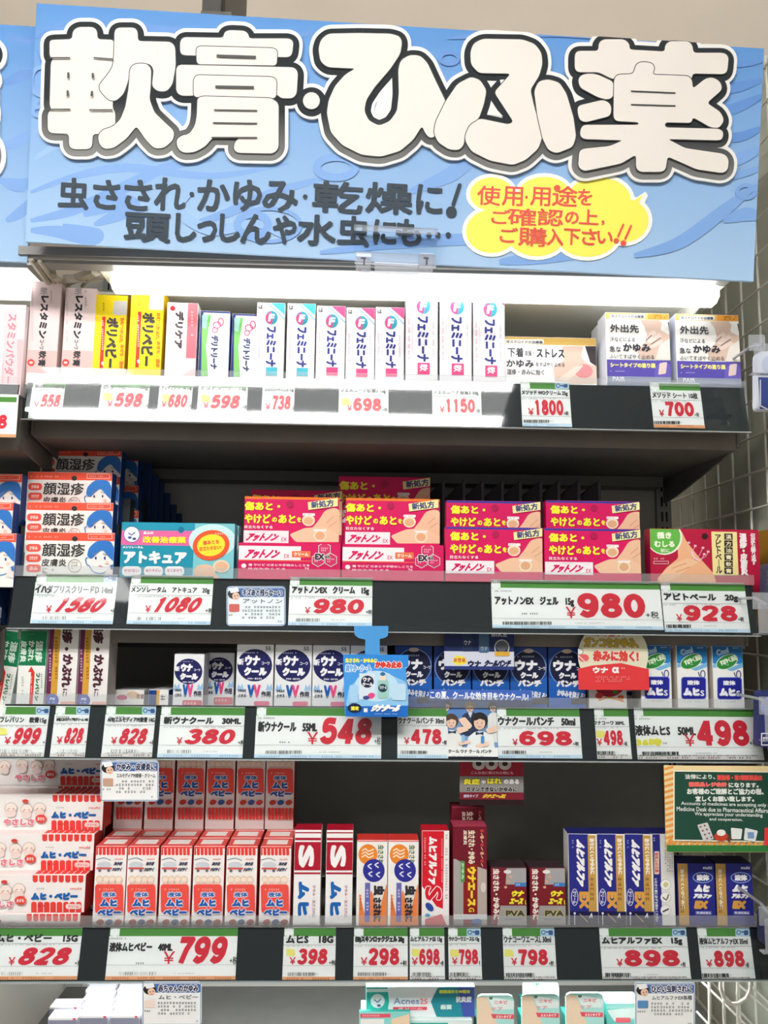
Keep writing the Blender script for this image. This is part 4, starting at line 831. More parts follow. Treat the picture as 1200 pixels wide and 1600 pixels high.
def flatb(F): F.r(230, 1078, 244, 1110, '1c3f84'); F.r(244, 1078, 249, 1110, 'd9a23a'); F.micro(250, 1084, 262, 1096, '333333', 1)
o = carton('flat_ointment_pack', (231, 1078, 264, 1110), .06, 3, .09, '1c3f84', flatb, 'flat blue edged pack lying in the dark beside the small blue logo carton', 'pack', 'flat packs lying in the dark', top='c4c4c6', dz=.001); o.rotation_euler.z = R(-8)
NV = '1c1f5c'
def cool(x0, x1, y0, big):
    def art(F):
        cx = (x0 + x1) / 2; wd = x1 - x0; cy = y0 + wd * (.56 if big else .58); rx = wd * (.47 if big else .46)
        F.e(cx, cy, rx, rx * .93, NV); F.micro(cx - wd * .28, cy - rx * .78, cx + wd * .28, cy - rx * .66, 'c8cce4', 1)
        F.t('新', cx - rx * .98, cy - rx * .4, cx - rx * .62, cy - rx * .02, 'f4f4f8', .5); F.t('ウナ', cx - rx * .56, cy - rx * .58, cx + rx * .32, cy + rx * .02, 'f6f6fa', 1.3); F.t('コーワ', cx + rx * .4, cy - rx * .2, cx + rx * .85, cy - rx * .03, 'f6f6fa', .2)
        F.t('クール', cx - rx * .62, cy + rx * .1, cx + rx * .7, cy + rx * .6, 'f6f6fa', 1.3); F.t('かゆみ・虫さされ', cx - rx * .42, cy + rx * .7, cx + rx * .42, cy + rx * .82, 'e4e6f2', .2)
        if big: F.t('55', x1 - 12, y0 + 3, x1 - 4, y0 + 9, '4a4e66', .2)
        yw = y0 + wd * (1.13 if big else 1.06)
        for xx in (x0 + wd * .1, x1 - wd * .12): F.p([(xx - 5, yw + 6), (xx - 2, yw - 4), (xx + 1, yw + 1), (xx + 4, yw - 5), (xx + 6, yw + 6)], '9fc8ea')
        F.t('かゆみを', x0 + wd * .05, yw + 4, x0 + wd * .27, yw + 9, '333a50', .2); F.t('止める', x0 + wd * .05, yw + 11, x0 + wd * .27, yw + 17, '333a50', .3)
        F.t('V', x0 + wd * .3, yw - 3, x0 + wd * .5, yw + 18, '1f5fae', 1.2); F.t('V', x0 + wd * .46, yw - 3, x0 + wd * .66, yw + 18, 'e8508a', 1.2); F.t('作用', x0 + wd * .67, yw + 7, x0 + wd * .93, yw + 17, '333a50', .4)
        if big: F.rr(x0 + wd * .48, yw + 23, x0 + wd * .9, yw + 30, 3, 'e8608a')
        else: F.rr(x0 + wd * .3, yw + 22, x0 + wd * .95, yw + 34, 3, 'd86070'); F.micro(x0 + wd * .34, yw + 24, x0 + wd * .9, yw + 30, 'f4d4d8', 1)
    return art
GCO = 'white cartons with navy oval logo'
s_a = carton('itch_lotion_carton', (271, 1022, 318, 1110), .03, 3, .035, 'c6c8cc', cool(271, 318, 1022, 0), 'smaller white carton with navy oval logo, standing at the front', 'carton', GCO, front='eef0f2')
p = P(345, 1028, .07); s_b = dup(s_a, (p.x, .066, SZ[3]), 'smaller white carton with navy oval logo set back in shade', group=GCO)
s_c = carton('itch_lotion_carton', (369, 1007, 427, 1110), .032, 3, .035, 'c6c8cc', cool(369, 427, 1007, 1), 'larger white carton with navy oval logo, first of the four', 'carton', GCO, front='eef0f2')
for cx, lab in ((458, 'second'), (517, 'third'), (576, 'fourth, mostly behind the hanging blue card')): again(s_c, cx, 1060, .032, 'larger white carton with navy oval logo, ' + lab, group=GCO)
def punch(F):
    x0 = 798; cx = 826
    F.p([(790, 1062), (812, 1056), (840, 1066), (870, 1048), (870, 1120), (790, 1120)], '1f5fb4', 3); F.s_(ell(cx, 1043, 27, 27), 1, '6f8fc8', True); F.e(cx, 1043, 26.5, 26.5, '131a3c')
    F.e(cx, 1017, 8, 3.4, 'c8b0a4'); F.micro(cx - 18, 1024, cx + 18, 1028, 'b8bccc', 1)
    F.t('ウナ', cx - 22, 1031, cx + 14, 1048, 'f2f2f6', 1.4); F.t('コーワ', cx + 15, 1042, cx + 26, 1047, 'f2f2f6', .2); F.t('クール', cx - 13, 1050, cx + 15, 1060, 'f2f2f6', .9); F.t('パンチ', cx - 17, 1062, cx + 20, 1073, 'f2f2f6', 1.0)
    F.t('かゆみを抑える!', cx - 16, 1079, cx + 28, 1090, 'e8ecf4', .5, ang=8); F.p([(cx + 6, 1092), (cx + 30, 1088), (cx + 30, 1100), (cx + 6, 1100)], '2b2f3a', 2)
GP = 'dark blue cartons with navy round logo'
t1 = carton('itch_lotion_carton', (797, 1011, 855, 1110), .036, 3, .035, '1a2344', punch, 'dark blue carton with white lettering, left of the round hanging card', 'carton', GP, front='1f3f86', top='262c48')
for cx, lab in ((886, 'partly behind the round hanging card'), (767, 'behind the group poster, right'), (707, 'behind the group poster, left'), (646, 'right behind the square hanging card')): again(t1, cx, 1060, .036, 'dark blue carton with white lettering, ' + lab, group=GP)
def alpha(F):
    F.e(952, 1066, 25, 23, 'b01f38'); F.t('ウナ', 935, 1050, 962, 1062, 'f6e8ea', .8); F.t('α', 944, 1064, 962, 1077, 'f6e8ea', 1.2)
    F.e(936, 1087, 6, 5, 'd83a34'); F.e(970, 1090, 5, 4, 'e8682e'); F.e(961, 1081, 4, 3, '5a9a3a'); F.s_([(936, 1094), (952, 1090), (974, 1096)], 1.4, 'e8a04a', sm=3)
u1 = carton('itch_lotion_carton', (920, 1030, 979, 1110), .034, 3, .03, 'c8c4c0', alpha, 'white carton with crimson oval logo under the round hanging card', 'carton', front='f0eeea')
def muhis(F):
    F.r(990, 1000, 1060, 1036, '1f7fc4'); F.r(990, 1000, 1060, 1018, '175f9c'); F.p([(990, 1040), (1012, 1034), (1030, 1042), (1056, 1030), (1056, 1056), (990, 1056)], '79b8e2', 3); F.p([(990, 1044), (1014, 1041), (1030, 1048), (1058, 1038), (1058, 1120), (990, 1120)], 'f3f3f1', 3)
    F.t('Cool', 1006, 1012, 1026, 1022, 'a8c8e0', .8, ang=-14); F.micro(1032, 1010, 1044, 1013, 'cfe0ee', 1)
    F.e(1023, 1033, 18, 11, 'e2ecd8', -24); F.e(1023, 1033, 17, 10, '2c8a3c', -24); F.t('すばやく浸透', 1011, 1026, 1039, 1035, 'e8f6dc', .5, ang=-22); F.micro(1016, 1036, 1032, 1039, 'cfe8c4', 1)
    F.s_(ell(1041, 1053, 3.4, 6, 12), .8, '3c4a7a', True); F.s_([(1034, 1050), (1036, 1056)], .8, '3c4a7a')
    F.rr(1007, 1057, 1046, 1092, 5, '6a7ad0'); F.rr(1008, 1058, 1045, 1091, 5, '1e2496'); F.t('液体', 1016, 1062, 1036, 1070, 'f4f4fa', .7); F.t('ムヒ', 1010, 1074, 1036, 1087, 'f6f6fc', 1.5); F.t('S', 1037, 1078, 1043, 1087, 'f4f4fa', .3)
    F.micro(1011, 1094, 1044, 1097, '9a9a96', 1)
GM = 'blue and white cartons with green oval'
v1 = carton('itch_lotion_carton', (1001, 1008, 1049, 1110), .03, 3, .035, 'd8cfc4', muhis, 'blue and white carton with green oval, left of three', 'carton', GM, front='f3f3f1', top='175f9c')
again(v1, 1082, 1060, .03, 'blue and white carton with green oval, middle of three', group=GM); again(v1, 1138, 1060, .03, 'blue and white carton with green oval, right of three', group=GM)
for cx, lab in ((992, 'left'), (1072, 'middle'), (1126, 'right')): again(v1, cx, 1060, .072, 'blue and white carton with green oval in the second row, ' + lab, group=GM)
# ================================================================ FOURTH SHELF
RR = 'e8403a'
def baby(F):
    for i in range(8): F.rr(51 + i * 10.2, 1362, 59 + i * 10.2, 1380, 4, RR)
    for i in range(8): F.rr(49 + i * 10, 1410, 57.5 + i * 10, 1430, 3.5, RR)
    F.micro(50, 1387, 82, 1391, 'b8b4b8', 1); F.t('muhi', 110, 1387, 128, 1391, 'e88078', .2)
    F.t('ムヒ・ベビー', 49, 1395, 122, 1407, '1a62ae', 1.3); F.rr(103, 1413, 127, 1421, 4, 'f4d8d4'); F.t('クリーム', 107, 1415, 123, 1419, 'd84a40', .2); F.micro(57, 1414, 76, 1418, '8a1a1a', 1)
    for cx, cy in ((30, 1390), (9, 1392), (-16, 1390), (-46, 1392)):
        F.e(cx, cy, 10, 9, '9a8270'); F.e(cx, cy, 9.5, 8.5, 'fbeae0'); F.e(cx, cy + 9, 8, 6, 'f2dcd4'); F.s_([(cx - 4, cy + 1), (cx - 2, cy)], .5, '8a6a5a'); F.s_([(cx + 3, cy + 1), (cx + 5, cy)], .5, '8a6a5a'); F.e(cx - 5, cy + 3, 2, 1.5, 'f4b8b0'); F.e(cx + 6, cy + 3, 2, 1.5, 'f4b8b0')
    F.e(33, 1407, 9, 7, 'e2463e'); F.t('あせも', 27, 1404, 39, 1410, 'f8d8d2', .3); F.t('やさしさ', -28, 1407, 22, 1418, 'e8788a', .8, ol=('f8f0ee', .8)); F.e(8, 1378, 5, 3, 'd8463e')
GB = 'red scalloped baby cream cartons lying in a stack'
HB = .0432
x1_ = carton('baby_cream_carton', (-72, 1368, 133, 1428), .022, 4, .036, 'c8413c', baby, 'red scalloped cream carton lying second from the bottom of the stack', 'carton', GB, front='f6f0ee', top='f0dedc', dz=HB)
x1_.name = 'baby_cream_carton'
hb_ = x1_.data.vertices[4].co.z; HB2 = hb_ + .0006
SM = Mesh()
hw_ = x1_['wz'] / 2
for i in range(8):
    a = -hw_ + (51 + 72 + i * 10.2) * x1_['wz'] / 205; SM.box(a, a + .0062, .002, .034, hb_ + .0004, hb_ + .0006, M(RR))
st = SM.build('lid_stripes', x1_)
def stk(cx, k, Y, label, dx=0): p = P(cx, 1400, Y); return dup(x1_, (p.x, Y, SZ[4] + .0005 + k * HB2), label, group=GB)
x1_.location.z = SZ[4] + .0005 + HB2
stk(25, 0, .020, 'red scalloped cream carton lying lowest behind the price rail')
stk(42, 2, .036, 'red scalloped cream carton lying third from the bottom'); stk(55, 3, .050, 'red scalloped cream carton lying highest at the front')
for k in range(4): stk(64, k, .10, 'red scalloped cream carton in the rear stack, ' + ('lowest', 'second', 'third', 'fourth')[k] + ' layer')
stk(66, 4, .100, 'red scalloped cream carton in the rear stack, top, shaded by the shelf')
def lmb(F):
    x0, x1 = 147, 196; F.r(140, 1316, 200, 1325, RR)
    for i in range(8): F.rr(148.5 + i * 6, 1320, 153.2 + i * 6, 1336, 2.2, RR)
    F.e(163, 1351, 11, 5, 'cfd4dc'); F.r(151, 1355, 175, 1358, 'd85a58'); F.e(156, 1360, 2.4, 2.4, '6a6a76'); F.e(170, 1360, 2.4, 2.4, '6a6a76'); F.s_([(151, 1343), (163, 1340), (173, 1344)], .6, '8a9ab0', sm=3)
    F.t('効き目', 177, 1346, 192, 1352, '3a3f58', .4, sh=.2); F.t('すばやく', 174, 1355, 192, 1361, '3a3f58', .4, sh=.2); F.t('muhi', 180, 1340, 192, 1343, 'e88078', .1)
    for cx in (156, 166, 176, 186): F.e(cx, 1373, 5.4, 5.4, 'e8d2b8'); F.e(cx, 1374, 4.4, 4, 'f8e4d4'); F.e(cx, 1380, 4, 3, 'f0c8b8')
    F.rr(149, 1381, 193, 1426, 5, 'ee5248'); F.micro(155, 1387, 187, 1391, 'f8c8c0', 1); F.t('液体', 160, 1393, 182, 1401, '2a6ab4', .5, ol=('f4eef0', .9))
    F.t('ムヒ', 157, 1404, 184, 1416, '1a5cb0', 1.3, ol=('f6f4f6', 1.1)); F.t('ベビー', 153, 1419, 190, 1430, '1a5cb0', 1.2, ol=('f6f4f6', 1.1))
    for i, c_ in enumerate(('c8453e', '3a5aa0', 'c8453e')): F.e(157 + i * 14, 1440, 6, 4.4, c_, -20)
    for i in range(8): F.rr(148.5 + i * 6, 1449, 153.2 + i * 6, 1470, 2.2, RR)
GL_ = 'red scalloped liquid cartons'
y1_ = carton('baby_lotion_carton', (147, 1322, 196, 1450), .02, 4, .035, 'c8413c', lmb, 'red and white liquid carton, front row, first from the left', 'carton', GL_, front='f6f1ef', top='e2564e')
g = Mesh(); hl = y1_.data.vertices[4].co.z; hwl = y1_['wz'] / 2; g.box(-hwl + .006, hwl - .006, .008, .026, hl + .0004, hl + .0006, M('f3ece8')); g.build('lid_patch', y1_)
ORDN = ('first', 'second', 'third', 'fourth', 'fifth', 'sixth')
CX = (171.5, 222, 274, 325.5, 377, 430)
for i, cx in enumerate(CX):
    p = P(cx, 1380, .02)
    if i: dup(y1_, (p.x, .02, SZ[4]), 'red and white liquid carton, front row, %s from the left' % ORDN[i], group=GL_)
    for j, Y in enumerate((.0565, .0930)): dup(y1_, (p.x - .0005, Y, SZ[4]), 'red and white liquid carton, %s row behind, %s from the left' % (('second', 'third')[j], ORDN[i]), group=GL_)
for i, cx in enumerate((201, 249, 297, 344, 391, 437)):
    p = P(cx, 1250, .094); dup(y1_, (p.x, .094, SZ[4] + hl + .0007), 'red and white liquid carton of the shaded upper row, %s from the left' % ORDN[i], group=GL_ + ', upper row')
def sbox(F):
    F.r(450, 1300, 520, 1366, 'b0122e'); F.r(450, 1302, 520, 1309, 'f4f2f2'); F.r(450, 1313, 520, 1315.5, 'f4f2f2'); F.r(450, 1360, 520, 1363, 'f4f2f2')
    F.t('S', 466, 1320, 491, 1356, 'f6f4f4', 2.2, rot=90); F.t('ムヒ', 465, 1377, 483, 1431, '1c68b4', 2.0, rot=90); F.t('かゆみ・虫さされに', 488, 1383, 493, 1434, 'b88a9a', .2, rot=90)
z1 = carton('itch_cream_carton', (459, 1297, 501, 1450), .024, 4, .03, 'e4e2e2', sbox, 'white carton with big white S on crimson, left of the pair', 'carton', 'cartons with big S on crimson', front='f6f4f4', top='b0122e')
again(z1, 530, 1370, .024, 'white carton with big white S on crimson, right of the pair', group='cartons with big S on crimson')
def bite(F):
    F.r(540, 1300, 620, 1315, 'd83a34'); F.p([(560, 1450), (562, 1395), (570, 1430), (580, 1390), (592, 1425), (604, 1380), (610, 1450)], 'f08a4a', 3)
    F.e(575, 1335, 15, 16, 'ee8a2c'); 
    for k in (0, 5, 10): F.s_([(566, 1329 + k), (571, 1326 + k), (576, 1330 + k), (583, 1327 + k)], 1, 'f8e6d0', sm=2)
    F.t('虫さされ', 590, 1320, 600, 1350, '6a7a3a', .4, rot=90); F.e(584, 1360, 17, 18, '2c2f94')
    for a, b in ((577, 1353), (588, 1351), (578, 1365), (590, 1366)): F.s_([(a + 3, b - 3), (a - 2, b), (a + 3, b + 4)], 1, 'e4e6f6', sm=2)
    F.r(570, 1379, 578, 1440, '6a6ab4'); F.micro(571, 1383, 577, 1436, 'e4e4f2', 1, 1); F.t('虫', 583, 1383, 601, 1399, '33303a', 1.3, rot=90); F.t('さされに', 583, 1402, 596, 1440, '33303a', .9, rot=90); F.micro(560, 1392, 566, 1436, 'c86a3a', 1, 1)
aa1 = carton('bite_cream_carton', (557, 1313, 605, 1450), .026, 4, .03, 'dcdad8', bite, 'white carton with orange and navy round faces, left of the pair', 'carton', 'cartons with orange and navy round faces', front='f4f2f0', top='d83a34')
again(aa1, 630, 1380, .026, 'white carton with orange and navy round faces, right of the pair', group='cartons with orange and navy round faces')
def alphas(F):
    F.p([(655, 1290), (694, 1290), (692, 1420), (682, 1416), (660, 1385), (655, 1385)], 'd8182c'); F.t('ムヒアルファ', 669, 1307, 683, 1382, 'f8f2f2', 1.1, rot=90); F.t('S', 664, 1385, 690, 1407, 'd8182c', 1.2, ol=('f6f0f0', 1.3), rot=90)
    F.micro(662, 1308, 666, 1366, 'f4b8bc', 1, 1); F.micro(695, 1303, 700, 1432, 'b08a8c', 1, 1); F.micro(689, 1310, 692, 1400, 'f2c8ca', 1, 1); F.e(671, 1417, 8, 5, '2a4aa0', 50); F.p([(664, 1436), (690, 1428), (700, 1450), (664, 1450)], 'd8606a', 2); F.e(668, 1430, 4, 3, '58a8d8')
ab1 = carton('bite_cream_carton', (659, 1298, 702, 1450), .026, 4, .03, 'c01428', alphas, 'red and white carton with slanted white lettering beside the maroon carton', 'carton', front='f6f2f0', top='c8182c')
def aceg(F):
    F.r(700, 1280, 770, 1290, 'a0304a'); F.p([(700, 1292), (770, 1292), (770, 1360), (748, 1356), (712, 1342), (700, 1342)], '6f1226'); F.p([(700, 1342), (712, 1342), (724, 1349), (724, 1450), (700, 1450)], 'a8a4a0'); F.p([(746, 1354), (770, 1362), (770, 1450), (746, 1450)], 'b8aaa2')
    F.r(724, 1350, 746, 1428, '8a1c1c'); F.t('虫さされ・かゆみ', 731, 1297, 743, 1350, 'f2e0c8', .5, rot=90); F.t('皮膚炎', 724, 1297, 730, 1320, 'e8d4c4', .3, rot=90); F.t('ウナエース', 730, 1354, 744, 1416, 'f3d33c', 1.2, rot=90); F.t('G', 732, 1418, 741, 1425, 'f3d33c', .3, rot=90)
    F.r(720, 1345, 726, 1378, '3f9a4a'); F.t('かゆみ', 721, 1348, 725, 1374, 'd8ecd0', .2, rot=90)
    for i, yy in enumerate((1298, 1308, 1320, 1333, 1345)): F.e(753, yy, 3, 2.4, 'd8a884' if i % 2 else 'b83a3a'); F.s_([(752, yy + 4), (754, yy + 8)], .7, 'd8a884')
    F.e(755, 1386, 4, 8, 'd8d0c8'); F.r(700, 1428, 770, 1436, 'd8d8dc'); F.e(745, 1440, 8, 5, '4a6ab4')
ac1 = carton('bite_gel_carton', (708, 1291, 761, 1450), .024, 4, .03, '8a2036', aceg, 'tall maroon carton with yellow sideways lettering', 'carton', 'maroon cartons', front='8f1f34', top='a83a52')
again(ac1, 732, 1370, .058, 'tall maroon carton standing behind the first one', group='maroon cartons').scale = (1, 1, 1.10)
def acel(F):
    F.p([(792, 1350), (830, 1350), (826, 1382), (790, 1382)], 'a6a4a6'); F.r(760, 1388, 830, 1414, '7a1a26'); F.p([(782, 1415), (830, 1415), (830, 1450), (776, 1450)], 'a39f9d'); F.t('虫さされ・かゆみに', 770, 1357, 781, 1437, 'f0e4dc', .7, vert=False, rot=90)
    F.e(793, 1362, 6, 3, 'e4e0dc'); F.e(798, 1370, 3, 2.4, 'd8a884'); F.e(794, 1377, 2.4, 2, 'd8a884'); F.e(790, 1386, 2.4, 2, 'd8a884'); F.r(804, 1379, 826, 1385, '3f7ec0'); F.micro(806, 1380, 822, 1384, 'dfe8f2', 1)
    F.t('ウナ', 798, 1391, 820, 1401, 'f3e23c', 1.0, sh=.15); F.t('エース', 795, 1403, 819, 1413, 'f3e23c', 1.0, sh=.15); F.t('L', 820, 1406, 824, 1413, 'f3e23c', .4)
    F.t('PVA', 790, 1422, 820, 1432, '4a4440', .8, ol=('d8cf6a', .8)); F.micro(788, 1434, 822, 1438, '4a6aa8', 1)
ad1 = carton('bite_gel_carton', (767, 1356, 823, 1450), .026, 4, .032, '5c1522', acel, 'short maroon and silver carton with yellow lettering, left of the pair', 'carton', 'short maroon and silver cartons', front='7a1a2a', top='3a2a2e')
again(ad1, 856, 1400, .026, 'short maroon and silver carton with yellow lettering, right of the pair', group='short maroon and silver cartons')
GO = 'c89c4e'; NB = '262a86'
def exc(F):
    F.r(880, 1300, 920, 1434, NB); F.r(919, 1305, 931, 1424, GO); F.r(880, 1424, 940, 1460, '1a1a4a'); F.t('ムヒアルファ', 900, 1310, 914, 1388, 'f8f6f6', 1.3, rot=90, sh=.12); F.t('EX', 905, 1393, 920, 1420, 'dca24a', 1.6, rot=90)
    F.t('治りにくいかゆみに', 921, 1309, 929, 1366, 'f6efdc', .6, rot=90); F.micro(920, 1370, 929, 1420, '8a5a20', 1, 1); F.micro(893, 1312, 897, 1332, 'aab0dc', 1, 1); F.s_(ell(898, 1402, 5, 13, 16), .6, 'c8ccec', True); F.t('クリーム', 895, 1392, 901, 1412, 'e4e6f6', .3, rot=90)
    F.e(898, 1427, 1.8, 1.8, 'f0f0f6'); F.s_([(898, 1428), (898, 1445)], .6, 'e0e0ea'); F.s_([(906, 1428), (918, 1440)], .6, 'c8a868'); F.t('A', 920, 1426, 927, 1434, 'f0eee4', .4, sh=.3)
GE = 'navy and gold tall cartons'
ae1 = carton('bite_cream_carton', (889, 1303, 934, 1450), .024, 4, .03, 'ece8e2', exc, 'tall navy and gold carton, first of the three facing front', 'carton', GE, front='ece8e2', top='23266a', rz=-3)
again(ae1, 955, 1375, .024, 'tall navy and gold carton, second of the three facing front', rz=-3, group=GE); again(ae1, 998, 1375, .024, 'tall navy and gold carton, third of the three facing front', rz=-3, group=GE)
def exback(F):
    F.r(1018, 1300, 1033, 1450, '2a2c88'); F.micro(1020, 1308, 1024, 1322, 'd8dcf2', 1, 1); F.rr(1022, 1330, 1030, 1366, 2, 'f0d4c8'); F.t('使用上の注意', 1023, 1332, 1029, 1363, 'd8584a', .2, rot=90); F.t('いただく前に必ずお読みください', 1023, 1372, 1028, 1440, 'e4e6f4', .3, rot=90)
    F.micro(1038, 1306, 1052, 1364, '8a8a8a', 4, 1)
    for yy in (1382, 1402, 1422): F.e(1040, yy, 8, 8.5, 'fbfaf8'); F.s_(ell(1040, yy, 8, 8.5, 18), .4, 'c8c4c0', True)
    F.e(1040, 1382, 4, 4, 'd8d49a'); F.s_([(1036, 1402), (1041, 1406), (1044, 1398)], 1.2, '8a8070', sm=2); F.s_([(1036, 1424), (1044, 1420)], 1.2, '3a3a40')
af1 = carton('bite_cream_carton', (1021, 1303, 1054, 1450), .03, 4, .03, 'e8e6e2', exback, 'white side-facing carton with navy edge beside the navy and gold ones', 'carton', front='efeeea', top='23266a')
def exl(F):
    F.r(1050, 1345, 1076, 1460, 'c49a52'); F.t('治りにくいかゆみに', 1064, 1358, 1070, 1420, 'f4ecd8', .4, rot=90); F.micro(1062, 1400, 1070, 1438, '7a5424', 1, 1)
    F.t('muhi', 1098, 1353, 1112, 1358, 'd8dcf0', .4); F.s_(ell(1098, 1371, 15, 8, 20), .8, '7f9ad8', True); F.t('液体', 1088, 1366, 1108, 1376, 'f4f4fa', .9)
    F.t('ムヒ', 1084, 1382, 1110, 1394, 'f6f6fa', 1.5, sh=.12); F.t('アルファ', 1082, 1396, 1113, 1404, 'f6f6fa', 1.0, sh=.12); F.t('EX', 1084, 1407, 1107, 1420, 'dca24a', 1.6, sh=.12); F.rr(1086, 1423, 1112, 1429, 1.5, '5a5eb0'); F.t('第2類医薬品', 1088, 1424, 1110, 1428, 'e8e8f4', .1)
ag1 = carton('bite_lotion_carton', (1060, 1349, 1117, 1450), .026, 4, .032, '1e2070', exl, 'short navy carton with gold left edge, left of the pair', 'carton', 'short navy cartons with gold edge', front='252984', top='1c1c50', rz=-2)
again(ag1, 1148, 1400, .026, 'short navy carton with gold left edge, right of the pair', rz=-2, group='short navy cartons with gold edge')
# ================================================================ LOWEST DECK (only the tops show)
TE = '3fc0b4'
def acne(F):
    F.p([(570, 1540), (605, 1540), (608, 1565), (602, 1600), (570, 1600)], '33b8ac'); F.r(570, 1545, 606, 1550, 'dff4f2'); F.e(590, 1564, 11, 11, 'f2f6f8'); F.s_([(585, 1562), (590, 1566), (595, 1561)], .8, '5a70a8'); F.e(592, 1571, 3, 2, '4a5c9a')
    F.t('Acnes', 615, 1559, 655, 1569, '8a9ac0', .3); F.t('25', 656, 1560, 668, 1569, 'ea8a94', .4); F.r(614, 1573, 667, 1578, 'ef5a6c'); F.t('クリーム', 622, 1574, 660, 1577, 'fbe8ea', .2)
    F.p([(684, 1543), (750, 1540), (750, 1592), (682, 1588), (673, 1565)], '2590a0'); F.p([(715, 1543), (750, 1540), (750, 1592), (724, 1590)], '4a5ab0'); F.t('殺菌成分とW配合', 686, 1546, 735, 1552, 'e4f05a', .6); F.t('抗炎症', 712, 1556, 737, 1566, 'f4fafc', .5); F.t('殺菌', 688, 1569, 706, 1577, 'd8f4f0', .6)
aha = carton('acne_cream_carton', (564, 1594, 738, 1640), .02, 5, .05, '1f7f76', lambda F: (F.r(560, 1590, 740, 1597, 'dff6f4'), F.r(640, 1598, 700, 1640, '33b8ac')), 'lower teal and white acne carton under the lettered one', 'carton', 'teal and white acne cartons', front='f0f8f8', top='dff0ee')
ha = aha.data.vertices[4].co.z
ahb = carton('acne_cream_carton', (572, 1542, 742, 1592), .026, 5, .045, '1f9488', acne, 'teal and white acne carton with big latin lettering', 'carton', 'teal and white acne cartons', front='f2f8fa', top='c8ecea', dz=ha + .0006)
def patch(x0, y0):
    def art(F):
        F.p([(x0 - 2, y0 - 2), (x0 + 14, y0 - 2), (x0 + 34, y0 + 50), (x0 - 2, y0 + 50)], 'f4dcc0', 4); F.p([(x0 + 16, y0 + 2), (x0 + 58, y0 + 9), (x0 + 58, y0 + 22), (x0 + 26, y0 + 22)], 'e8f6f4', 3); F.e(x0 + 22, y0 + 4, 3, 3, '5a8a6a')
        F.t('ニキビ', x0 + 27, y0 + 8, x0 + 48, y0 + 14, 'e88a94', .4); F.t('ケア', x0 + 22, y0 + 18, x0 + 40, y0 + 25, 'e8a0a4', .3); F.p([(x0 + 22, y0 + 29), (x0 + 58, y0 + 30), (x0 + 58, y0 + 37), (x0 + 25, y0 + 36)], 'ea5a68'); F.t('ミストタイプ', x0 + 30, y0 + 31, x0 + 54, y0 + 35.5, 'fbeaea', .3)
    return art
GA = 'rounded teal patch packs'
def rpack(rect, Y, label):
    x0, y0, x1, y1 = rect; A, B = P(x0, y0, Y), P(x1, y0, Y); zt = A.z; wd = B.x - A.x; h = zt - SZ[5]; hw = wd / 2; r = .006
    pts = [(-hw, 0), (hw, 0), (hw, h - r), (hw - r * .3, h - r * .3), (hw - r, h), (-hw + r, h), (-hw + r * .3, h - r * .3), (-hw, h - r)]
    g = Mesh(); n = len(pts); m = M('b4e8e2'); g.v = [(x, 0, z) for x, z in pts] + [(x, .004, z) for x, z in pts]; g.f = [tuple(range(n)), tuple(range(2 * n - 1, n - 1, -1))] + [(k, n + k, n + (k + 1) % n, (k + 1) % n) for k in range(n)]; g.m = [g.mi(m)] * len(g.f)
    g.box(-hw, hw, .004, .028, 0, h - .028, M('136a60'))
    o = g.build('acne_patch_pack'); o.location = ((A.x + B.x) / 2, Y, SZ[5]); F = Face(o.location, lim=(-hw, .001, hw, h - .002)); patch(x0, y0)(F); F.build('printed_front', o); tag(o, label, 'pack', GA); return o
rpack((745, 1555, 803, 1640), .02, 'rounded teal patch pack with peach band, left one beside the acne cartons'); rpack((817, 1533, 873, 1640), .09, 'rounded teal patch pack peeking over the middle one'); rpack((815, 1553, 874, 1640), .024, 'rounded teal patch pack with peach band, middle one')
rpack((884, 1552, 943, 1640), .022, 'rounded teal patch pack with peach band, right one')
o = carton('acne_patch_pack', (948, 1568, 1003, 1640), .03, 5, .03, '2a8a80', lambda F: (F.r(945, 1564, 1010, 1576, '9fdcd6'), F.p([(948, 1578), (1000, 1574), (1000, 1590), (960, 1596)], 'dff4f0', 3), F.rr(962, 1590, 985, 1598, 2, 'ea6a78')), 'squat teal pack beside the right rounded pack', 'pack', GA, front='6fcac2', top='bfe8e4')
carton('acne_patch_pack', (561, 1581, 641, 1640), .012, 5, .006, '2aa89c', lambda F: (F.r(563, 1584, 610, 1590, 'ef5a6c'), F.micro(566, 1585, 606, 1589, 'fbe4e4', 1), F.r(563, 1592, 600, 1640, 'f4f4f0'), F.p([(612, 1592), (640, 1584), (640, 1640), (612, 1640)], 'f2d8b8')), 'thin teal card pack in front of the acne cartons', 'pack', GA, front='8fdcd6')
GT = 'white topped tube cartons in files'
tb = None; spots = []
for j, (Y, yy) in enumerate(((.036, 1590), (.058, 1579), (.080, 1568), (.102, 1557), (.124, 1547))):
    for i in range(4):
        cx = 97 + i * 49 - j * 0 + j * 3
        if (i == 0 and j > 1) or cx > 245: continue
        spots.append((cx, yy, Y, i, j))
for cx, yy, Y, i, j in spots:
    lab = 'white edged grey tube carton, file %s, row %s from the front' % (('one', 'two', 'three', 'four')[i], ('one', 'two', 'three', 'four', 'five')[j])
    if tb is None:
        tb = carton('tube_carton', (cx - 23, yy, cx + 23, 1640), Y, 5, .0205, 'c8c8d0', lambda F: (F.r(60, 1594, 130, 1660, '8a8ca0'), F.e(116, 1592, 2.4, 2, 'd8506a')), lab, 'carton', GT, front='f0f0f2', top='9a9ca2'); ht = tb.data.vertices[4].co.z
    else: p = P(cx, yy, Y); dup(tb, (p.x, Y, max(p.z - ht, SZ[5] + .0022)), lab, group=GT)
g = Mesh()
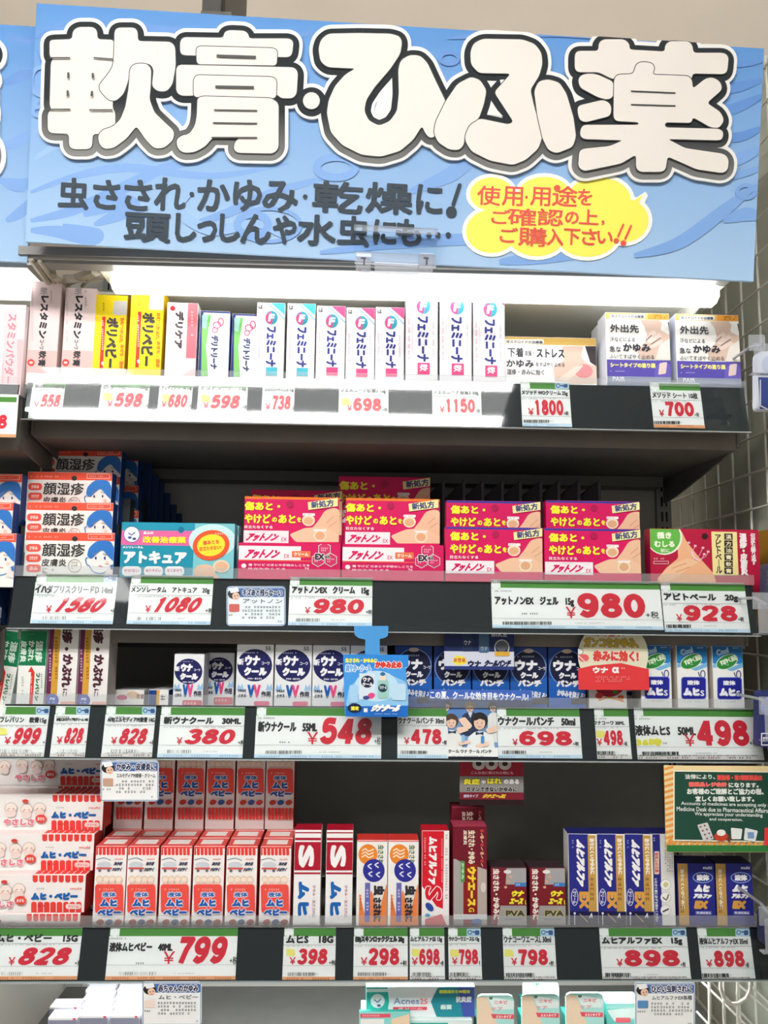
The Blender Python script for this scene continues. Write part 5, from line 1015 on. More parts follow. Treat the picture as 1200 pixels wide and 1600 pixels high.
for j, (Y, yy) in enumerate(((.058, 1579), (.080, 1568), (.102, 1557), (.124, 1547))): g.box(P(74, yy, Y).x, P(262, yy, Y).x, Y, Y + .0205, SZ[5] + .0006, max(P(150, yy, Y).z - ht - .0006, SZ[5] + .0016), M('6a6c6e'))
tag(g.build('carton_riser'), 'low grey steps under the white edged tube cartons', 'riser')
# ================================================================ PRICE TAGS in the rails
PRC = 'd62a3c'; GRN = '4f8f3a'
def rail_face(row, yo=0.0, x=0.0, lift=.0008):
    zb, zt = RZ[row]; b = Vector((0, .011, zt - zb)).normalized(); f = Face((x, .0032 + yo - lift, zb)); f.b = b; f.n = f.a.cross(b); return f
WORDS = []
def price_tag(row, c, name, nb, price, pb, label, strip='cfe2ee', sh=0.0, caps=False, wide=False, yel=False, tx=None):
    """c = top-left x, top y, top-right x, bottom y; name/price with their boxes in photo pixels"""
    x0, y0, x1, y1 = c; f = rail_face(row); d = f.q((x0 + x1) / 2, y1 - 1); f.o = f.o + f.a * d[0] + f.b * max(d[1], .0012); q0 = f.q(x0, y0 + 2); q1 = f.q(x1, y0 + 2)
    W, H = q1[0] - q0[0], f.q((x0 + x1) / 2, y0)[1]
    root = empty('price_tag'); root.matrix_world = frame_mw(f); f.lim = (q0[0], .0002, q1[0], H - .0002)
    g = Mesh(); g.box(q0[0], q1[0], -.0000, .0003, 0, H, M('f5f4f0', .45)); g.build('card', root)
    h = y1 - y0
    F = f; hb = (y1 - y0) * .165
    F.r(x0 - 9, y0 + 1.5, x1 + 9, y0 + hb, GRN)
    F.r(x0 + 1, y0 + 1, x0 + 15, y0 + hb + 1, 'dfe8da'); F.r(x0 + 4.5, y0 - 1, x0 + 10.5, y0 + hb + 3, 'f8f8f4'); F.r(x0 + .5, y0 + 3, x0 + 14.5, y0 + hb - 2, 'f8f8f4')
    if caps: F.rr(x1 - 22, y0 + 2, x1, y0 + hb, 2, 'b8d4e6'); F.s_(ell(x1 - 17, y0 + hb * .55, 3, 3, 12), .6, '3a5a8c', True); F.rr(x1 - 9, y0 + 4.5, x1 - 2, y0 + hb - 2, 2.4, '3a5a8c'); F.r(x1 - 13, y0 + 6, x1 - 8, y0 + 8, '3a5a8c')
    F.micro(nb[0], y0 + hb + 2, nb[0] + min(36, (x1 - x0) * .5), y0 + hb + 5.5, '6a6a6a', 1)
    F.t(name, *nb, '2c2c2c', .45 if nb[3] - nb[1] < 12 else .8)
    if not wide: F.r(x0 - 6, nb[3] + 2, x1 + 6, nb[3] + 2.5, '8a8a8a'); F.micro(x0 + 2, nb[3] + 3, x1 - 6, nb[3] + 5.6, '8f8f94', 1, dens=.6)
    else: F.micro(x0 + (x1 - x0) * .18, y1 - h * .35, x0 + (x1 - x0) * .3, y1 - h * .30, '3a3a3a', 1)
    if yel: F.p([(x0 + 3, pb[1]), (x0 + 16, pb[1] + 1), (x0 + 18, pb[1] + 11), (x0 + 4, pb[1] + 12)], 'efe67a', 2)
    if tx: F.t(tx, x0 + 3, y1 - h * .42, x0 + 44, y1 - h * .27, 'e6dc4a', 1.0)
    F.price(price, *pb, PRC, sh); k_ = (pb[3] - pb[1]) / 26
    F.t('￥', pb[0] - 12 * k_, pb[3] - 12 * k_, pb[0] - 2, pb[3], PRC, .3); F.t('+税', pb[2] + 1, pb[3] - 7 * k_, min(x1 - 1, pb[2] + 15 * k_), pb[3] + .5, '333333', .15)
    F.r(x0 - 6, pb[3] + 1.2, x1 + 6, pb[3] + 1.7, 'b8b8b8'); F.bars(x0 + (x1 - x0) * .07, y1 - h * .165, x0 + (x1 - x0) * (.36 if x1 - x0 > 90 else .6), y1 - h * .10, '3a3a3a', int(x0)); F.micro(x0 + (x1 - x0) * .5, y1 - h * .15, x0 + (x1 - x0) * .72, y1 - h * .12, '9a9a9a', 1)
    F.r(x0 - 9, y1 - h * .085, x1 + 9, y1 + 3, strip)
    dk = {'cfe2ee': '8fb0c8', 'e9a878': 'b8683a', 'e4ded8': '4a3a3a'}.get(strip, '8a8a8a')
    n = max(2, int((x1 - x0) / 40))
    for i in range(n): xa = x0 + 3 + i * (x1 - x0) / n; F.micro(xa, y1 - h * .075, xa + (x1 - x0) / n - 6, y1 - h * .02, dk, 1, dens=.9)
    if strip == 'e4ded8':
        F.bars(x0, y1 - h * .10, x1, y1 - h * .08, '4a4444', 3); F.micro(x0 + 4, y1 - h * .065, x1 - 4, y1 - h * .03, 'c86a6a', 1, dens=.4)
    F.build('printed_front', root)
    tag(root, 'white price tag reading ' + price + ', ' + label, 'price tag', 'price tags in the rails'); return root
OR_, BK_ = 'e9a878', 'e4ded8'
T = price_tag
T(1, (52, 594, 103, 664), '新レスタミンコーワ軟膏 30g', (55, 600, 101, 608), '558', (63, 616, 96, 638), 'under the pale pink cartons', sh=.1)
T(1, (159, 594, 235, 664), 'ポリベビー　30g', (161, 600, 232, 610), '598', (178, 614, 225, 637), 'under the yellow cartons', sh=.1, yel=True)
T(1, (250, 594, 302, 664), 'デリケアクリーム 15g', (252, 602, 300, 610), '680', (262, 616, 294, 637), 'narrow one on the glaring top rail', sh=.1, yel=True)
T(1, (311, 594, 388, 664), 'デリトリーナ　12g', (313, 602, 385, 611), '598', (328, 617, 377, 639), 'under the blue and green edged cartons', sh=.1, yel=True)
T(1, (411, 594, 461, 666), 'フェミニーナジェル 15g', (413, 606, 459, 613), '738', (425, 618, 455, 641), 'under the small teal-cornered emblem cartons', sh=.05)
T(1, (530, 595, 607, 667), 'フェミニーナ軟膏S 15g', (532, 605, 603, 615), '698', (552, 622, 596, 643), 'under the small pink-cornered emblem cartons', yel=True)
T(1, (675, 595, 751, 667), 'フェミニーナ軟膏S 30g', (677, 608, 748, 618), '1150', (697, 623, 742, 645), 'under the tall emblem cartons')
T(1, (813, 596, 889, 668), 'メソッド WOクリーム 25g', (815, 610, 887, 619), '1800', (836, 625, 880, 649), 'the one for the wide neck-photo carton', caps=True)
T(1, (1015, 598, 1093, 670), 'メソッド シート 10枚', (1019, 613, 1090, 623), '700', (1040, 628, 1084, 651), 'orange based one at the right of the top rail', strip=OR_)
T(2, (57, 897, 184, 976), 'イハダプリスクリードD 14ml', (55, 914, 177, 928), '1580', (83, 933, 172, 957), 'under the orange banded face packs', sh=.25, caps=True)
T(2, (205, 899, 334, 977), 'メンソレータム　アトキュア　20g', (205, 917, 328, 928), '1080', (238, 933, 320, 957), 'under the teal scar carton', sh=.2)
T(2, (453, 902, 582, 979), 'アットノンEX　クリーム　15g', (456, 916, 577, 930), '980', (487, 936, 571, 959), 'under the orange edged crimson cartons', sh=.06)
T(2, (767, 907, 1030, 984), 'アットノンEX　ジェル　15g', (773, 932, 897, 948), '980', (902, 927, 1008, 966), 'the very wide one under the blue edged cartons', wide=True)
T(2, (1032, 910, 1163, 989), 'アピトベール　20g', (1037, 927, 1153, 941), '928', (1068, 946, 1152, 971), 'under the crimson carton with green circle')
T(3, (-6, 1103, 78, 1184), 'フレバリン　軟膏15g', (0, 1120, 73, 1131), '999', (19, 1137, 66, 1163), 'at the left edge under the green cartons', strip=BK_, sh=.15, caps=True, yel=True)
T(3, (87, 1103, 141, 1184), 'AFB)エルモディアPEクリーム 14G', (88, 1121, 138, 1128), '828', (100, 1137, 132, 1162), 'narrow one under the purple striped cartons', strip=BK_, sh=.15, caps=True)
T(3, (166, 1103, 244, 1184), 'AFB)エルモディアPE軟膏 14G', (168, 1120, 242, 1130), '828', (185, 1138, 233, 1163), 'wider one in front of the dark flat packs', strip=BK_, sh=.15, caps=True)
T(3, (252, 1104, 383, 1185), '新ウナクール　30ML', (256, 1120, 377, 1132), '380', (287, 1139, 371, 1163), 'under the smaller navy oval cartons', sh=.1)
T(3, (401, 1105, 596, 1186), '新ウナクール　55ML', (403, 1127, 496, 1144), '548', (499, 1121, 584, 1163), 'very wide under the larger navy oval cartons', sh=.06, wide=True)
T(3, (621, 1106, 699, 1186), 'ウナクールパンチ 30ml', (622, 1121, 694, 1131), '478', (642, 1139, 690, 1163), 'left of the group poster')
T(3, (776, 1106, 905, 1186), 'ウナクールパンチ　50ml', (778, 1120, 899, 1134), '698', (811, 1142, 894, 1165), 'right of the group poster')
T(3, (928, 1106, 981, 1187), 'ウナコーワ 30ML', (927, 1126, 976, 1133), '498', (943, 1141, 973, 1165), 'narrow one under the crimson oval carton', strip=BK_, yel=True)
T(3, (990, 1106, 1184, 1188), '液体ムヒS　50ML', (992, 1133, 1087, 1150), '498', (1088, 1125, 1170, 1166), 'very wide under the green oval cartons', strip=BK_, wide=True, tx='36時')
T(4, (-16, 1449, 129, 1532), 'ムヒ・ベビー　15G', (-6, 1459, 122, 1472), '828', (26, 1480, 116, 1508), 'under the stacked scalloped cartons', strip=OR_, sh=.15)
T(4, (172, 1449, 372, 1532), '液体ムヒベビー　40ML', (171, 1472, 270, 1487), '799', (275, 1463, 358, 1506), 'very wide under the scalloped liquid cartons', strip=OR_, sh=.1, wide=True)
T(4, (444, 1449, 525, 1533), 'ムヒS　18G', (447, 1461, 521, 1474), '398', (464, 1482, 513, 1507), 'under the big S cartons', strip=OR_, sh=.05, yel=True)
T(4, (553, 1449, 637, 1533), 'EB)スキンロックジェル 20g', (555, 1462, 632, 1474), '298', (576, 1481, 624, 1508), 'under the orange and navy face cartons', strip=OR_)
T(4, (640, 1449, 694, 1533), 'ムヒアルファSII 15g', (641, 1463, 691, 1473), '698', (655, 1482, 687, 1508), 'narrow one under the red and white carton', strip=BK_, yel=True)
T(4, (700, 1449, 751, 1533), 'ウナコーワエースG 15g', (701, 1463, 749, 1472), '798', (717, 1483, 747, 1507), 'narrow one under the tall maroon carton', strip=BK_, yel=True, caps=True)
T(4, (785, 1449, 866, 1534), 'ウナコーワエースL 30ml', (787, 1462, 861, 1473), '798', (810, 1483, 856, 1508), 'under the short maroon cartons', strip=BK_, yel=True, caps=True)
T(4, (936, 1449, 1072, 1534), 'ムヒアルファEX　15g', (940, 1464, 1066, 1477), '898', (975, 1484, 1062, 1510), 'wide one under the tall navy and gold cartons', strip=BK_, caps=True)
T(4, (1089, 1449, 1171, 1535), '液体ムヒアルファEX 35ml', (1092, 1465, 1168, 1476), '898', (1115, 1485, 1163, 1511), 'last one at the right under the short navy cartons', strip=BK_, caps=True)
# tag of the neighbouring rail at the left edge
f = Face((P(0, 650, -.018).x, -.0215, P(0, 684, -.018).z)); q1 = f.q(27, 650); q0 = f.q(-40, 650); hh = f.q(0, 616)[1]; root = empty('price_tag'); root.matrix_world = frame_mw(f)
g = Mesh(); g.box(q0[0], q1[0], 0, .0003, 0, hh, M('f5f4f0')); g.build('card', root); f.lim = (q0[0], 0, q1[0], hh); f.r(-40, 620, 26, 628, GRN); f.price('8', -4, 648, 12, 670, PRC, .1); f.r(-40, 678, 30, 690, 'e9a878'); f.build('printed_front', root)
tag(root, 'price tag cut by the left edge showing a single red 8', 'price tag', 'price tags in the rails')
# ================================================================ HANGING CARDS AND POSTERS
def pop(name, pts, Y, col, art, label, cat='card', face=None, thick=.0006, group=None):
    xs = [p[0] for p in pts]; ys = [p[1] for p in pts]
    f = face or Face((0, Y, 1.45)); d = f.q((min(xs) + max(xs)) / 2, max(ys)); f.o = f.o + f.a * d[0] + f.b * d[1]
    v = [f.q(*p) for p in pts]; root = empty(name); root.matrix_world = frame_mw(f)
    B = Face(f.o, f.a, f.b); B.step = 0; B.poly(pts, col, True, thick); B.build('card_sheet', root)
    f.lim = (min(a for a, b in v), min(b for a, b in v), max(a for a, b in v), max(b for a, b in v)); art(f); f.build('printed_front', root)
    tag(root, label, cat, group); return root
def nurse(F, x, y, s=1.0):
    F.e(x, y, 11 * s, 9 * s, '26201e'); F.e(x + 3 * s, y + 4 * s, 6.5 * s, 6.5 * s, 'f2c8ae'); F.p([(x - 9 * s, y - 10 * s), (x + 6 * s, y - 12 * s), (x + 9 * s, y - 4 * s), (x - 6 * s, y - 1 * s)], 'f4f4f6', 2); F.e(x + 1 * s, y + 4 * s, .8, 1.2, '26201e'); F.e(x + 6 * s, y + 3 * s, .8, 1.2, '26201e'); F.s_([(x + 2 * s, y + 8 * s), (x + 5 * s, y + 8 * s)], .4, 'b04a40')
def note(x0, y0, x1, y1, big, small, swatch='c8a088'):
    def art(F):
        w_ = x1 - x0; F.s_([(x0 + 1.5, y0 + 1.5), (x1 - 1.5, y0 + 1.5), (x1 - 1.5, y1 - 1.5), (x0 + 1.5, y1 - 1.5)], .7, '7a9ac0', True)
        F.rr(x0 + w_ * .12, y0 + 3, x1 - 2, y0 + 17, 3, '4a6ea8'); F.t(big, x0 + w_ * .27, y0 + 4, x1 - 5, y0 + 16, '2f3a5c', .6, ol=('f4f4f6', .9)); nurse(F, x0 + w_ * .13, y0 + 12, .9)
        F.t(small, x0 + w_ * .28, y0 + 20, x1 - 5, y0 + 27, '6a6a70', .2); F.micro(x0 + w_ * .26, y0 + 30, x1 - 5, y0 + 52, '8a8a8e', 4)
        F.rr(x0 + 4, y0 + 28, x0 + w_ * .22, y0 + 40, 2, swatch); F.micro(x0 + 3, y0 + 43, x0 + w_ * .24, y0 + 47, '4a3a38', 1); F.micro(x1 - 12, y1 - 9, x1 - 4, y1 - 5, '4a6aa0', 1)
    return art
def card4(x0, y0, x1, y1, r=6): return rounded([(x0, y0), (x1, y0), (x1, y1), (x0, y1)], r)
NG_ = 'small white notes with a nurse drawing'
pop('info_card', card4(354, 916, 446, 978), 0, 'f3f4f4', note(354, 916, 446, 978, 'キズあと残らな～い', 'アットノン', 'd86a60'), 'white nurse note in the second rail between two price tags', face=rail_face(2), thick=.0002, group=NG_)
pop('info_card', card4(157, 1188, 248, 1252), -.003, 'f3f4f4', note(157, 1188, 248, 1252, 'かゆみ・皮膚炎に', 'エルモディアPE軟膏・クリーム'), 'white nurse note hanging over the shaded scalloped carton', group=NG_)
pop('info_card', card4(222, 1534, 315, 1602), -.003, 'f1f2f2', note(222, 1534, 315, 1602, '赤ちゃんのかゆみ', 'ムヒ・ベビー', 'f0dcd0'), 'white nurse note hanging at the bottom near the tube cartons', group=NG_)
pop('info_card', card4(992, 1535, 1086, 1606, 3), -.003, 'f1f2f2', note(992, 1535, 1086, 1606, 'ひどい虫刺されに', 'ムヒアルファEX各種', '5a90c0'), 'white nurse note hanging at the bottom beside the wire basket', group=NG_)
def bluecard(F):
    F.r(540, 1103, 645, 1125, '1c6cc8'); F.r(530, 1020, 645, 1042, '2f8ade'); F.p([(545, 1075), (560, 1060), (600, 1050), (636, 1066), (640, 1102), (540, 1104)], '8fc8f0', 5); F.e(588, 1072, 34, 24, 'bfe2f8')
    F.t('虫さされ・かゆみに', 539, 1028, 590, 1036, 'f4ee4a', .6); F.t('爽やか・クール', 540, 1038, 580, 1050, '6ab0e8', .7, ol=('f6fafc', 1.0)); F.t('かゆみ止め', 586, 1033, 628, 1044, 'd83a30', .9, ol=('fbf4f0', 1.2))
    F.r(561, 1052, 586, 1093, 'd8e8f4'); F.e(574, 1065, 10, 9.5, '1f2240'); F.t('ウナ', 567, 1058, 580, 1065, 'f2f2f6', .5); F.t('クール', 566, 1066, 583, 1072, 'f2f2f6', .5); F.e(580, 1087, 6, 4.5, 'e0508a', -20); F.e(572, 1090, 5, 3, '3a4a90')
    F.rr(590, 1062, 607, 1091, 4, '9fd0c8'); F.r(593, 1055, 603, 1063, 'e8dccc'); F.e(598, 1053, 4, 3, '2f6fa8'); F.e(598, 1075, 7, 6.5, '16384c'); F.t('ウナクール', 593, 1071, 604, 1077, 'e0f0ee', .2); F.rr(546, 1070, 559, 1098, 3, 'a8d4f4'); F.rr(612, 1068, 634, 1094, 4, 'c0e0f6')
    F.e(554, 1106, 11, 7, '17233f'); F.t('速攻', 548, 1103, 561, 1110, 'f3ea4a', .5); F.t('新', 568, 1106, 575, 1113, 'f6f8fa', .5); F.t('ウナクール', 577, 1100, 630, 1112, 'f8fafc', 1.1, sh=.2); F.micro(585, 1114, 632, 1116.5, 'c8dcf0', 1)
pc = pop('hanging_card', rounded([(536, 1027), (633, 1023), (638, 1110), (539, 1120)], 5), -.02, '4a9ce8', bluecard, 'square blue product card hanging in front of the 548 tag', 'card')
f_ = Face((pc.matrix_world.translation.x, -.0194, pc.matrix_world.translation.z)); gp = rounded([(553, 978), (607, 978), (606, 994), (600, 997), (593, 998), (594, 1028), (570, 1028), (571, 999), (560, 997), (554, 992)], 2)
f_.step = 0; f_.poly(gp, M('4f9cdc', .3), True, .0006); s_ = f_.build('neck_strap', pc); s_.location = (0, .0006, 0)
def roundcard(F):
    F.p([(895, 1047), (925, 1040), (970, 1036), (1016, 1046), (1016, 1090), (895, 1090)], 'e23c40'); F.t('くり返す!', 930, 988, 975, 995, 'd8584a', .5, ol=('f6f0e0', .6)); F.t('ガンコなかゆみ、', 912, 996, 998, 1012, 'c8a838', .9, ol=('4a4438', .5)); F.t('赤みに効く!', 926, 1016, 998, 1034, 'd8483e', 1.2, ol=('f2eee6', .8))
    F.e(905, 1018, 6, 5, 'f2f0ea'); F.s_(ell(905, 1018, 6, 5, 14), .5, '8a7a6a', True); F.e(912, 1028, 8, 6, 'e86a6a'); F.s_([(903, 1024), (914, 1034)], .7, 'f6f0ec')
    F.t('ウナ', 926, 1042, 950, 1052, 'f8f4f2', .9); F.t('α', 956, 1042, 967, 1052, 'f8f4f2', 1.0); F.micro(970, 1042, 988, 1046, 'f4d4d0', 1); F.micro(930, 1056, 985, 1066, 'f2a8a4', 3)
pop('hanging_card', ell(958, 1024, 55, 54, 40), .021, 'e4dfc4', roundcard, 'round cream and red card in front of the crimson oval carton', 'card')
def strip(F):
    F.r(690, 980, 810, 1018, '1c2c5c'); F.r(690, 1018, 810, 1042, 'd4d8e8'); F.r(690, 1041, 810, 1052, '2a3a7c'); F.p([(706, 1034), (712, 1024), (726, 1026), (730, 1036), (716, 1040)], 'f0e24a', 2); F.t('新登場', 709, 1028, 727, 1035, 'd8504a', .2)
    F.t('ウナ', 731, 1032, 752, 1042, '16204c', .9); F.t('クールパンチ', 755, 1031, 800, 1042, '16204c', .8, sh=.1); F.rr(722, 990, 738, 1018, 2, '26355c'); F.t('ウナ', 725, 1000, 736, 1008, 'c8ccdc', .3); F.rr(748, 990, 764, 1020, 3, '4a6a8c'); F.t('ウナ', 751, 1010, 762, 1016, 'c8ccdc', .2)
    F.s_(ell(784, 1012, 11, 12, 20), 1, 'b8b8b8', True); F.e(784, 1010, 9, 8, '5a6068'); F.r(773, 1018, 796, 1025, 'd8a83a'); F.t('BIKE', 768, 988, 792, 995, 'c0c4d0', .3)
pop('hanging_card', rounded([(694, 984), (803, 984), (802, 1044), (697, 1046)], 2), .020, '26386c', strip, 'dark blue product strip hanging under the second shelf', 'card')
def idols(F):
    F.r(660, 1070, 840, 1103, '3a62b8'); F.t('この夏、クールな効き目をウナクール!', 672, 1081, 826, 1094, 'f2f6fa', .5, ang=1)
    full = F.lim; a = F.q(698, 1182); b = F.q(775, 1096); F.lim = (a[0], a[1], b[0], b[1])
    F.r(690, 1090, 790, 1190, '86a9d6'); F.r(690, 1090, 790, 1122, '5f8cc8')
    def head(cx, cy, s, hc):
        F.e(cx, cy, s, s, hc); F.e(cx, cy + s * .3, s * .68, s * .8, 'f2ccb4'); F.p([(cx - s * .8, cy), (cx - s * .5, cy - s * .8), (cx + s * .5, cy - s * .8), (cx + s * .8, cy), (cx + s * .4, cy - s * .1), (cx, cy - s * .25), (cx - s * .4, cy)], hc, 2)
        F.e(cx - s * .28, cy + s * .3, .8, .8, '2a1a18'); F.e(cx + s * .28, cy + s * .3, .8, .8, '2a1a18'); F.s_([(cx - s * .18, cy + s * .75), (cx + s * .18, cy + s * .75)], .45, 'b06058')
    F.p([(721, 1150), (722, 1118), (729, 1113), (742, 1113), (747, 1120), (747, 1150)], '2c3a5c', 3); F.p([(731, 1113), (738, 1113), (735, 1122)], 'f4f2ee'); head(734, 1104, 8, 'c89a5a')
    F.p([(762, 1160), (762, 1118), (770, 1112), (780, 1116), (780, 1160)], 'ece8e2', 3); head(770, 1104, 7.5, '2a2220'); head(697, 1102, 8, '3a2a22')
    F.p([(690, 1190), (692, 1148), (702, 1140), (714, 1142), (722, 1152), (722, 1190)], 'f2eee8', 4); F.p([(728, 1190), (731, 1152), (742, 1143), (756, 1143), (770, 1150), (776, 1190)], 'f4f2ee', 4); head(705, 1126, 11, '5a3c2e'); head(749, 1126, 13, '1e1a1a')
    for cx, cy in ((706, 1144), (749, 1146)): F.p([(cx - 6, cy - 2.5), (cx, cy - .8), (cx + 6, cy - 2.5), (cx + 6, cy + 2.5), (cx, cy + .8), (cx - 6, cy + 2.5)], '2a3a5c')
    for pts in ([(716, 1124), (726, 1120), (738, 1134), (733, 1140), (722, 1134)], [(712, 1137), (726, 1135), (733, 1141), (716, 1147)], [(758, 1139), (776, 1133), (778, 1142), (762, 1147)], [(714, 1160), (734, 1156), (736, 1161), (718, 1165)], [(742, 1164), (764, 1158), (764, 1165), (744, 1169)]): F.p(pts, 'f0cdb6', 3)
    F.rr(721, 1148, 726, 1160, 2, '8ac0e0'); F.rr(751, 1150, 756, 1162, 2, '4a8ac8'); F.r(690, 1168, 790, 1190, 'f0efec'); F.t('クール ウナ クール パンチ', 700, 1171, 768, 1177, '3a3a3e', .4); F.micro(704, 1180, 768, 1183, '8a8a8e', 1); F.lim = full
pop('group_poster', [(670, 1077), (831, 1079), (829, 1104), (775, 1104), (775, 1183), (698, 1183), (698, 1104), (671, 1104)], 0, '3a62b8', idols, 'poster of five young men in white suits with bow ties under a blue banner', 'poster', face=rail_face(3, lift=.0004), thick=.0002)
def inflam(F):
    F.r(710, 1180, 830, 1214, 'a01a34')
    for x in (748, 768, 789): F.e(x, 1194, 10, 9, 'cfc4c0'); F.e(x, 1193, 4.5, 4, '3a2024')
    F.t('こんな虫に刺された時にも', 736, 1205, 802, 1210, 'e8a8b0', .2); F.r(710, 1213, 830, 1238, '8a8684'); F.t('炎症', 724, 1216, 750, 1226, 'f0e23c', .7, ol=('3a3434', .6)); F.t('や', 752, 1219, 759, 1225, 'f4f0f0', .3); F.t('はれ', 761, 1215, 784, 1225, 'f0e23c', .7, ol=('3a3434', .6)); F.t('のある', 787, 1217, 811, 1225, 'f4f0f0', .6)
    F.t('ガマンできないかゆみに', 728, 1229, 808, 1237, '2f2a2a', .6, ol=('c8c4c2', .5)); F.r(710, 1239, 830, 1250, '7a1a2a'); F.t('液体タイプ', 724, 1241, 747, 1246, 'c8c8e0', .2); F.t('ウナエースL', 752, 1240, 794, 1247, 'f0c83c', .7, sh=.15); F.r(710, 1249, 830, 1262, '2a1218')
pop('hanging_card', rounded([(738, 1186), (800, 1186), (806, 1212), (818, 1214), (817, 1254), (720, 1258), (718, 1212), (728, 1211)], 3), .028, '8a1a30', inflam, 'maroon and grey card hanging in shade above the maroon cartons', 'card')
def law(F):
    F.r(1030, 1190, 1250, 1340, 'f4dca8')
    for i in range(18): F.p([(1038, 1200 + i * 9), (1052, 1196 + i * 9), (1052, 1200 + i * 9), (1038, 1204 + i * 9)], 'f0a24a')
    for i in range(22): F.p([(1040 + i * 9, 1322), (1046 + i * 9, 1308), (1051 + i * 9, 1308), (1045 + i * 9, 1322)], 'f0a24a')
    F.p([(1051, 1203), (1240, 1205), (1240, 1316), (1051, 1313)], 'f2ecd8'); F.p([(1053, 1205), (1240, 1207), (1240, 1314), (1053, 1311)], '1f4a3c'); F.r(1038, 1320, 1240, 1330, '2f7a3c')
    F.t('法律により、', 1069, 1209, 1116, 1217, 'd8e0d8', .4); F.t('要指導・第1類医薬品は', 1119, 1210, 1190, 1219, 'e8504a', .7); F.t('医薬品レジ会計', 1075, 1221, 1135, 1229, 'f0706a', .8); F.t('になります。', 1137, 1222, 1184, 1230, 'e8ece6', .5); F.t('お客様のご理解とご協力の程、', 1072, 1231, 1192, 1241, 'e8ece6', .6); F.t('宜しくお願い致します。', 1085, 1243, 1177, 1252, 'e8ece6', .6)
    F.t('Accounts of medicines are accepting only at', 1063, 1253, 1204, 1260, 'e4e8e4', .15, ang=1); F.t('Medicine Desk due to Pharmaceutical Affairs Act', 1056, 1261, 1212, 1268, 'e4e8e4', .15, ang=1); F.t('We appreciate your understanding', 1084, 1269, 1190, 1276, 'e4e8e4', .15, ang=1); F.t('and cooperation.', 1107, 1277, 1159, 1283, 'e4e8e4', .15, ang=1)
    F.p([(1088, 1288), (1104, 1284), (1114, 1310), (1098, 1314)], 'd4d4d4', 2)
    for i in range(4):
        for j in range(2): F.e(1093 + i * 3.4 + j * 6.5, 1291 + i * 6 - j * 2, 1.6, 1.6, '8a5a60')
    F.e(1125, 1306, 11, 7, 'c8402a'); F.e(1125, 1300, 7, 5, 'f2eeea'); F.e(1137, 1309, 3, 5, '6a3a2a'); F.p([(1140, 1292), (1158, 1294), (1156, 1310), (1141, 1310)], 'eceeec', 2); F.p([(1162, 1292), (1182, 1297), (1178, 1314), (1160, 1311)], 'e4e8ea', 2); F.r(1166, 1299, 1176, 1309, '7a9ac0'); F.rr(1192, 1292, 1215, 1320, 2, 'd8383a')
pop('notice_board', [(1038, 1196), (1225, 1200), (1222, 1332), (1041, 1326)], -.006, 'f4dca8', law, 'green chalkboard style law notice with striped orange border at right', 'sign', thick=.002)
# ================================================================ RIGHT EDGE: hook holders, packs, wire basket
def holder(cx, cy, Y, label, pk=True):
    p = P(cx, cy, Y); r_ = empty('hook_holder', p); tag(r_, label, 'hook holder', 'clear hook holders at the right edge')
    g = Mesh(); g.tube((0, .0, .02), (0, .06, .02), .0018, M('b8bcc0', .3, .5, .6)); g.tube((0, .0, .02), (0, -.03, .012), .0018, M('b8bcc0', .3, .5, .6)); g.build('hook_arm', r_)
    g = Mesh(); g.box(-.012, .018, -.032, -.0305, -.022, .014, CLEAR2); g.box(-.016, .004, -.028, -.0265, .006, .026, CLEAR2); g.box(.010, .020, -.036, -.034, -.03, .0, CLEAR2); g.box(-.014, .02, -.03, -.02, -.024, -.0225, CLEAR2); g.build('ticket_window', r_)
    return r_
def hangpack(rect, Y, col, art, label):
    x0, y0, x1, y1 = rect
    pts = rounded([(x0, y0), (x1, y0), (x1, y1), (x0, y1)], 8)
    return pop('hanging_pack', pts, Y, col, art, label, 'pack', thick=.014, group='packs hanging at the right edge')
holder(1174, 566, -.03, 'clear hook holder beside the top shelf'); holder(1180, 960, -.03, 'clear hook holder beside the second shelf'); holder(1190, 1120, -.05, 'clear hook holder beside the third shelf'); holder(1190, 1440, -.03, 'clear hook holder beside the fourth shelf')
hangpack((1184, 549, 1260, 640), -.012, 'dfe2ee', lambda F: (F.r(1186, 590, 1260, 640, '3c4f94'), F.e(1200, 570, 10, 14, 'b8c4e4'), F.s_([(1188, 594), (1188, 634), (1200, 640)], 1, 'e4e8f4')), 'white and blue rounded pack at the right edge beside the top shelf')
hangpack((1196, 880, 1260, 950), -.01, '3a3d55', lambda F: F.micro(1198, 890, 1230, 930, '7a7f9a', 3), 'dark pack at the right edge beside the second shelf')
hangpack((1186, 1080, 1260, 1168), -.03, '2a356c', lambda F: (F.e(1206, 1104, 18, 16, '7a86c0'), F.s_([(1190, 1146), (1230, 1146), (1230, 1164), (1190, 1164)], .9, 'e4e6f2', True), F.t('ml', 1192, 1149, 1206, 1158, 'e4e6f2', .6)), 'navy pack with white outlined box at the right edge')
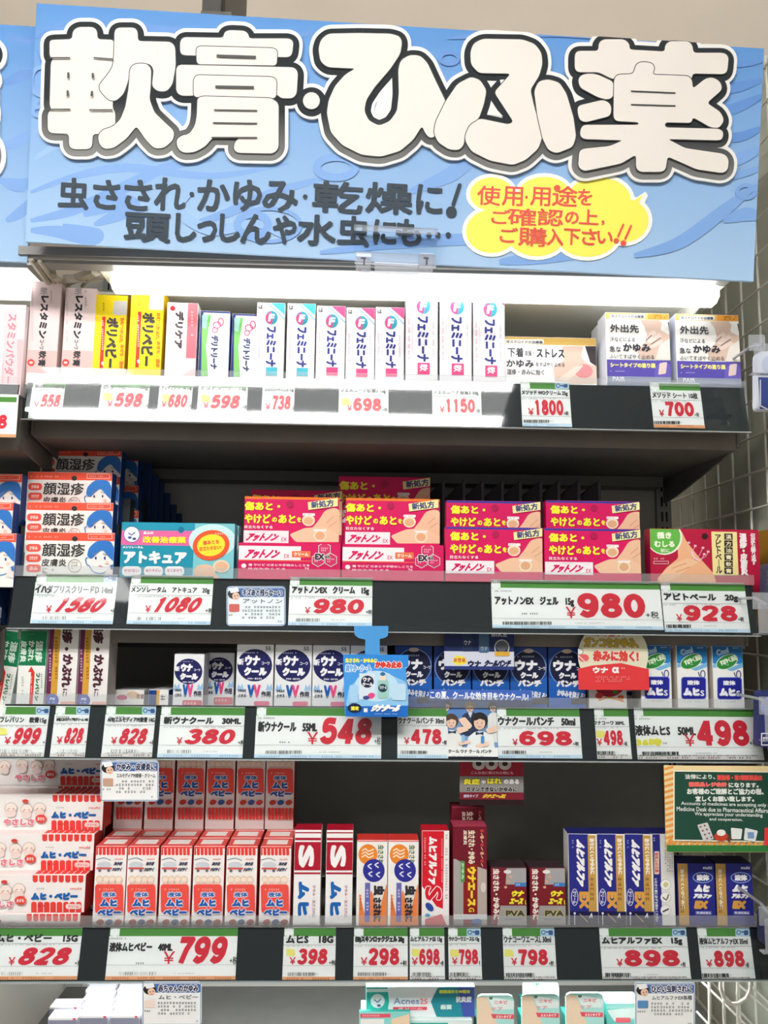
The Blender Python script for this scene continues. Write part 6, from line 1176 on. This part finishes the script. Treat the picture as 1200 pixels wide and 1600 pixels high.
hangpack((1192, 1424, 1260, 1478), -.01, '2a2c50', lambda F: F.micro(1194, 1432, 1230, 1460, '5a5e8a', 3), 'dark navy pack at the right edge beside the fourth shelf')
# ochre carton board hung on the grid behind the crimson carton, and one below
for (x0, y0, y1, ya, yb, lab) in ((0, 832, 985, -.02, .14, 'ochre board hung on the wire grid beside the second shelf'), (0, 1535, 1640, -.16, .03, 'ochre board hung on the wire grid at the bottom right')):
    zt = PX(1180, y0, XG - .006).z; zb_ = PX(1180, y1, XG - .006).z; g = Mesh(); g.box(XG - .010, XG - .006, ya, yb, zb_, zt, painted('ochre_board_print', 'c08a30', .12, 9)); o = g.build('hanging_board'); e = Mesh(); e.box(XG - .0105, XG - .0100, ya + .02, ya + .028, zb_ + .004, zt - .001, M('d8cfc0')); e.build('pale_strip', o); tag(o, lab, 'board')
def arc(cx, cz, r, a0, a1, n=10): return [(cx + r * math.cos(R(a0 + (a1 - a0) * i / n)), cz + r * math.sin(R(a0 + (a1 - a0) * i / n))) for i in range(n + 1)]
# wire loops of the basket at the bottom right
zt_ = RZ[4][0] - .004; zb5 = SZ[5] + .012
lp = empty('wire_basket', (P(1150, 1560, .04).x, .04, zt_)); tag(lp, 'white wire basket hanging under the right end of the fourth shelf', 'basket')
def cp(x, y, Y):
    p = P(x, y, Y); p.z = min(max(p.z, zb5), zt_); return p - lp.location
g = Mesh(); pth = [cp(x, y, .04) for x, y in ((1125, 1500), (1126, 1545), (1131, 1560), (1142, 1569), (1154, 1568), (1166, 1560), (1172, 1548), (1174, 1500))]
for a, b in zip(pth, pth[1:]): g.tube(a, b, .0024, WIRE, 8)
g.build('front_loop', lp)
for xa, xb in ((1107, 1110), (1129, 1133), (1151, 1154)):
    g = Mesh(); g.tube(cp(xa, 1490, .06), cp(xb, 1690, .06), .0016, WIRE, 6); g.build('upright_wire', lp)
for (x0, y0, x1, y1) in ((1088, 1525, 1168, 1604), (1150, 1535, 1215, 1590), (1088, 1580, 1130, 1625)):
    g = Mesh(); g.tube(cp(x0, y0, .085), cp(x1, y1, .065), .0016, WIRE, 6); g.build('side_wire', lp)
